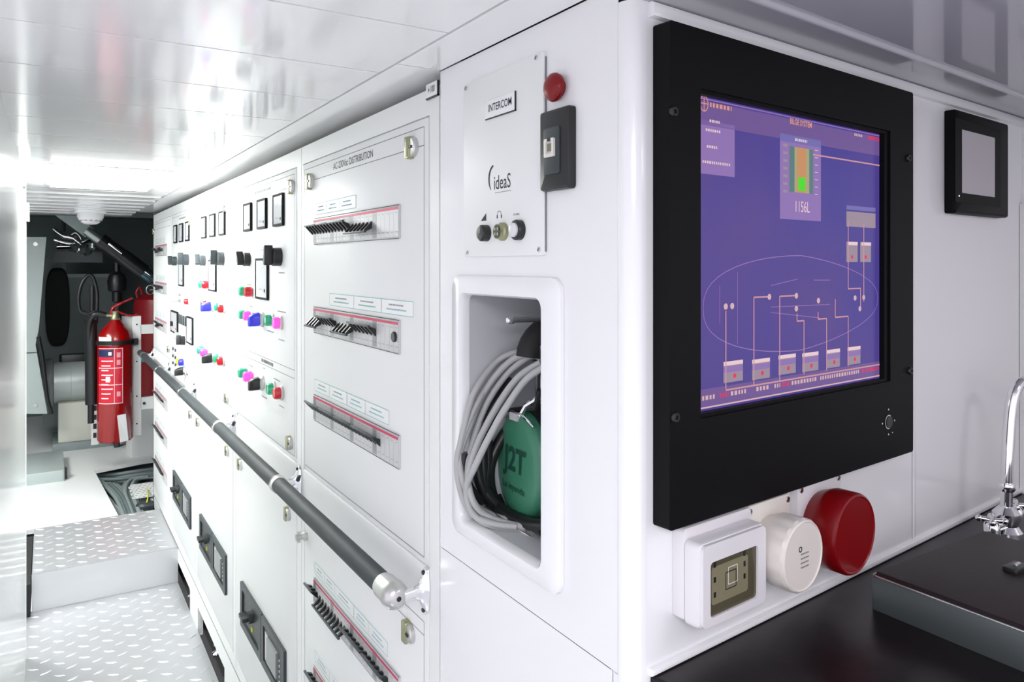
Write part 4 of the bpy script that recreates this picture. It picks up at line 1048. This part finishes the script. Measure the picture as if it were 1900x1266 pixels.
b.build('perforated_strap', label='grey slotted metal strip standing left of the fire extinguisher', category='bracket')

# red tank with teal band behind
x_r, z_r = onY(248, 556, 5.1); rr_ = .15
t = thing('red_tank', 'dark red tank with a teal band behind the extinguisher bracket', 'tank', 'W', (x_r + rr_, 5.1, zf))
REDT = mat('tank_red', (.30, .006, .012), .4)
b = MB(); b.lathe([(rr_, onY(250, 738, 5.1)[1]), (rr_, z_r - .03), (rr_ * .96, z_r + .0), (rr_ * .7, z_r + .03), (rr_ * .3, z_r + .045)], REDT, T(x_r + rr_, 5.1, 0), 36)
zk = onY(262, 545, 5.1)[1]; b.tube(spl([(x_r + .02, 5.08, z_r + .01), (x_r + .015, 5.08, z_r + .05), (x_r + .035, 5.08, z_r + .07), (x_r + .05, 5.08, z_r + .02)]), .008, REDT, 8); b.build('vessel', t)
b = MB(); z1b, z0b = onY(262, 657, 4.95)[1], onY(262, 674, 4.95)[1]; b.lathe([(rr_ + .002, z0b), (rr_ + .002, z1b)], TEAL, T(x_r + rr_, 5.1, 0), 36); b.build('band', t)
b = MB(); zbq = onY(250, 738, 5.1)[1]
b.rr(x_r - .03, x_r + 2 * rr_, 4.96, 5.26, .01, zf + .0005, zbq - .001, CABW, .004, 3); b.build('tank_stand', label='white box stand carrying the red tank', category='stand')

# diagonal strut
def wp(u, v, Y): x_, z_ = onY(u, v, Y); return (x_, Y, z_)
t = thing('exhaust_pipe', 'diagonal black and steel pipe crossing the dark back room ceiling', 'pipe', 'W', wp(215, 465, 5.2))
P0, P1 = Vector(wp(122, 400, 5.2)), Vector(wp(300, 530, 5.2))
def seg(f0, f1, r, m_, nm):
    b = MB(); b.tube([tuple(P0.lerp(P1, f0)), tuple(P0.lerp(P1, f1))], r, m_, 20); b.build(nm, t, smooth=50)
b = MB(); b.box(-.05, .16, -.002, .002, -.035, .035, BACKL, T(*P0) @ Matrix.Rotation(math.atan2(-(P1.z - P0.z), P1.x - P0.x), 4, 'Y')); b.build('mounting_plate', t)
seg(.20, .38, .030, mat('dull_steel', (.40, .44, .43), .35, .8), 'pipe_section'); seg(.34, .40, .050, BLACK, 'sleeve'); seg(.40, .56, .046, BLACK, 'sleeve'); seg(.56, .80, .050, BLACK, 'sleeve'); seg(.78, 1.05, .040, mat('blue_steel', (.10, .17, .20), .25, .8), 'pipe_section')
dv = (P1 - P0).normalized(); up_ = Vector((-dv.z, 0, dv.x)); 
for f0, f1, o_ in ((.41, .55, .034), (.80, 1.0, .022)):
    b = MB(); a_, c_ = P0.lerp(P1, f0) + up_ * o_ * .4 + Vector((0, -.040, 0)), P0.lerp(P1, f1) + up_ * o_ * .4 + Vector((0, -.040, 0)); b.tube([tuple(a_), tuple(c_)], .008, CHROME, 10); b.build('chrome_highlight', t)  # bright tubes model the chrome highlight along the pipe
# chrome hoses
t = thing('braided_hoses', 'bunch of shiny metal hoses below the smoke detector', 'hose', 'W', wp(150, 450, 5.6))
random.seed(3)
for k, L in enumerate(([(98, 425), (115, 437), (135, 442), (150, 455)], [(100, 445), (125, 452), (150, 450), (172, 440)], [(105, 458), (135, 457), (160, 458)], [(128, 440), (140, 432), (150, 445), (142, 458)])):
    b = MB(); b.tube(spl([wp(u, v, 5.55 + .03 * k) for u, v in L]), .016, CHROME, 10); b.build('hose', t, smooth=60)
for u, v, s_r in ((141, 461, .03), (157, 466, .042), (172, 456, .034)):
    b = MB(); b.lathe([(s_r * .5, -.03), (s_r, -.015), (s_r, .015), (s_r * .55, .03)], CHROME, T(*wp(u, v, 5.5)), 8); b.build('fitting', t)
b = MB(); a_ = wp(118, 430, 5.6); b.tube([a_, (a_[0], 5.6, 1.66)], .012, DARKG, 8); b.build('hanger', t)
b = MB(); a_ = wp(100, 458, 5.55); c_ = wp(140, 457, 5.55); b.box(a_[0], c_[0] + .15, 5.5, 5.7, a_[2] - .10, a_[2] - .03, DARKG); b.build('manifold', t)

# back room furniture
def pan(nm, label, cat, uv, Y, dep, m_):       # panel shaped body from a traced front outline
    b = MB(); pts = [onY(u, v, Y) for u, v in uv]
    pts = [(x_, max(z_, zf + .0005)) for x_, z_ in pts]
    b.loft([[(x_, Y, z_) for x_, z_ in pts], [(x_, Y + dep, z_) for x_, z_ in pts]], m_, None)
    return b
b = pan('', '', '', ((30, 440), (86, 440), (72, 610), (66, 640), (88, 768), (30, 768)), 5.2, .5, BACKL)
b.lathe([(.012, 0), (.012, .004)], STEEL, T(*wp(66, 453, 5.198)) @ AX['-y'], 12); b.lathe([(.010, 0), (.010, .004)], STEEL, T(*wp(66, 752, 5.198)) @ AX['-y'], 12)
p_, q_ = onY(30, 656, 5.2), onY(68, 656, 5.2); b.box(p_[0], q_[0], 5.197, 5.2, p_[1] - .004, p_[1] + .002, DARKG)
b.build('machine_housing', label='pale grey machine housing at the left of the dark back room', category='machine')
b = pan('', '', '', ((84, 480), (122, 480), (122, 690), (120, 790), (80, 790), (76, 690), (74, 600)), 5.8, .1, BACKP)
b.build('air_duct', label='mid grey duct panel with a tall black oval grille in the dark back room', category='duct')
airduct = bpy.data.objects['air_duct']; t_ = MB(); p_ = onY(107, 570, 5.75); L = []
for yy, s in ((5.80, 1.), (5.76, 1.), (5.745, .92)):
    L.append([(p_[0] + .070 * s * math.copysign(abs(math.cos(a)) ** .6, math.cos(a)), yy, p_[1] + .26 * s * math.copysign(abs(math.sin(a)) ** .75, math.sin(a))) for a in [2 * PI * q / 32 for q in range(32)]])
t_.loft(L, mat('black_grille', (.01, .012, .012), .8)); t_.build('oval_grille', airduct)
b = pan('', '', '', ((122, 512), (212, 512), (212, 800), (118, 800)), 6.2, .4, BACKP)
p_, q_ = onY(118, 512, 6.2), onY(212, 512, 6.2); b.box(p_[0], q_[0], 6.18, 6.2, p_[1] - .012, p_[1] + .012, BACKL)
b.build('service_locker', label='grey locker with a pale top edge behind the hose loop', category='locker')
# generator drum
dc = wp(127, 708, 5.5); p_a, p_b = onY(86, 708, 5.5), onY(166, 708, 5.5); rd = .130
t = thing('motor_drum', 'horizontal pale grey motor drum on a cream block', 'motor', 'W', (dc[0], 5.5, dc[2] - rd))
M = T(p_a[0], 5.5, dc[2]) @ Matrix.Rotation(PI / 2, 4, 'Y'); Lx = p_b[0] - p_a[0]
DR = mat('drum_grey', (.50, .54, .53), .35, .3)
b = MB(); b.lathe([(rd * .9, .03), (rd, .04), (rd, Lx * .55), (rd * .985, Lx * .555), (rd, Lx * .56), (rd, Lx), (rd * .9, Lx + .01)], DR, M, 40); b.build('housing', t)
b = MB(); b.lathe([(rd * .6, -.02), (rd * 1.12, -.01), (rd * 1.18, .02), (rd * 1.1, .035)], mat('drum_flange', (.30, .33, .33), .4, .3), M, 32); b.build('flange', t)
b = MB(); b.rr(-.08, .10, -.03, .03, .02, 0, .05, BLACK, .01, 4, T(dc[0] + .03, 5.5, dc[2] + rd - .005)); b.build('terminal_cover', t)
b = MB(); x_a, z_a = onY(108, 790, 5.4); x_b, z_b = onY(170, 752, 5.4); b.rr(x_a, x_b + .02, 5.38, 5.64, .005, zf + .05, dc[2] - rd + .012, mat('cream_block', (.62, .62, .55), .5), .004, 3)
b.build('mounting_block', t)
b = MB(); b.rr(x_a - .03, x_b + .12, 5.35, 5.75, .005, zf + .0003, zf + .0485, BACKP, .004, 3); b.build('base_slab', t)
b = MB(); x_a, z_a = onY(30, 835, 4.95); x_b, z_b = onY(118, 808, 4.95)
b.rr(x_a, x_b, 4.62, 5.12, .01, zf + .0003, zf + .060, BACKL, .005, 3); b.box(x_b, x_b + .012, 4.66, 4.70, zf + .001, zf + .055, DARKG); b.build('floor_box', label='low pale grey box on the white floor by the left wall', category='box')
b = MB(); cb = [wp(u, v, 5.15) for u, v in ((71, 625), (78, 660), (83, 700), (88, 740), (96, 768))]; b.tube(spl(cb), .011, BLACK, 8); b.build('black_conduit', label='thin black conduit running down the edge of the pale housing', category='conduit', smooth=60)
# dark fixture and ring
t = thing('pressure_regulator', 'black pressure regulator on a post above the extinguisher', 'regulator', 'W', wp(217, 560, 5.3))
b = MB(); b.lathe([(.028, 0), (.028, .06), (.05, .07), (.055, .13), (.045, .17), (.02, .19), (.02, .26)][::1], BLACK, T(*wp(217, 560, 5.3)), 20); b.build('regulator_body', t)
b = MB(); p_ = wp(217, 562, 5.3); b.tube([p_, (p_[0], 5.3, zf + .001)], .018, DARKG, 12); b.build('post', t)
b = MB(); p_ = wp(279, 538, 5.0); n = 20
b.tube([(p_[0] + .022 * math.cos(2 * PI * q / n), 5.0, p_[2] + .028 * math.sin(2 * PI * q / n)) for q in range(n + 1)], .004, STEEL, 8); b.box(p_[0] - .004, p_[0] + .2, 4.998, 5.004, p_[2] - .004, p_[2] + .004, STEEL); b.build('ring_hook', label='small steel ring hook beside the far cabinet edge', category='hook', smooth=60)
# smoke detector
sdx, sdy = None, 4.15
p_ = onY(168, 395, sdy)
t = thing('smoke_detector', 'white domed smoke detector on the corridor ceiling', 'smoke detector', 'W', (p_[0], sdy, CZ))
M = T(p_[0], sdy, CZ - .0005) @ Matrix.Rotation(PI, 4, 'X')
b = MB(); b.lathe([(.068, 0), (.068, .010), (.062, .013)], CABW, M, 32); b.build('detector_base', t)
b = MB(); b.lathe([(.056, .013), (.058, .030), (.050, .046), (.040, .052), (.040, .058), (.026, .066), (.01, .068)], SOCKW, M, 32)
for q in range(12):
    a = 2 * PI * q / 12; b.box(-.006, .006, -.003, .003, .047, .052, GREYP, M @ Matrix.Rotation(a, 4, 'Z') @ T(0, .046, 0))
b.build('dome', t)
# hinge and catch on the left wall
b = MB(); b.box(-.062, -.050, 2.90, 2.935, 1.44, 1.50, CREAM, ch=.002); b.build('door_catch', label='small cream catch at the far edge of the left wall', category='catch')
b = MB(); b.lathe([(.012, 0), (.012, .004), (.006, .006), (.004, .012)], STEEL, T(-.0598, 2.30, 1.53 - .03) @ AX['x'], 16); b.build('wall_stud', label='small round metal stud high on the left wall', category='fastener')

# ================================================================== LAMPS
def lamp(label, x0, x1, y0, y1, z, s, col):
    t = thing('ceiling_light', label, 'ceiling light', 'W', ((x0 + x1) / 2, (y0 + y1) / 2, z))
    b = MB(); M = T(0, 0, z) @ Matrix.Rotation(PI, 4, 'X')
    b.ring((x0, x1, -y1, -y0), (x0 + .012, x1 - .012, -y1 + .012, -y0 - .012), -.012, .003, CABW, M, .004, .002, 3)
    b.box(x0 + .001, x1 - .001, -y1 + .001, -y0 - .001, -.018, -.012, CABW, M); b.build('light_frame', t)
    b = MB(); b.box(x0 + .0125, x1 - .0125, -y1 + .0125, -y0 - .0125, -.010, .012, mat('diffuser_%d' % (s * 10), (.9, .9, .9), .5, emis=col, es=s), M); b.build('diffuser', t)
lamp('bright square ceiling light over the corridor', -.0045, .2995, 2.2605, 2.8295, CZ, CORRIDOR_LAMP, (.97, 1., .98))
lamp('added unseen fill light left of the white floor, hidden behind the left wall', -.90, -.45, 3.25, 4.15, CZ, SIDE_FILL, (.97, 1., .99))  # added lamp, out of view, brightening the far white floor
lamp('white ceiling light behind the camera over the corridor', -.55, .05, -.75, -.20, CZ - .004, CABIN_LAMP, (.95, .96, 1.))
lamp('ceiling light over the console worktop', .85, 1.15, -.45, -.20, zc - .004, DESK_LAMP, (1., .84, .92))
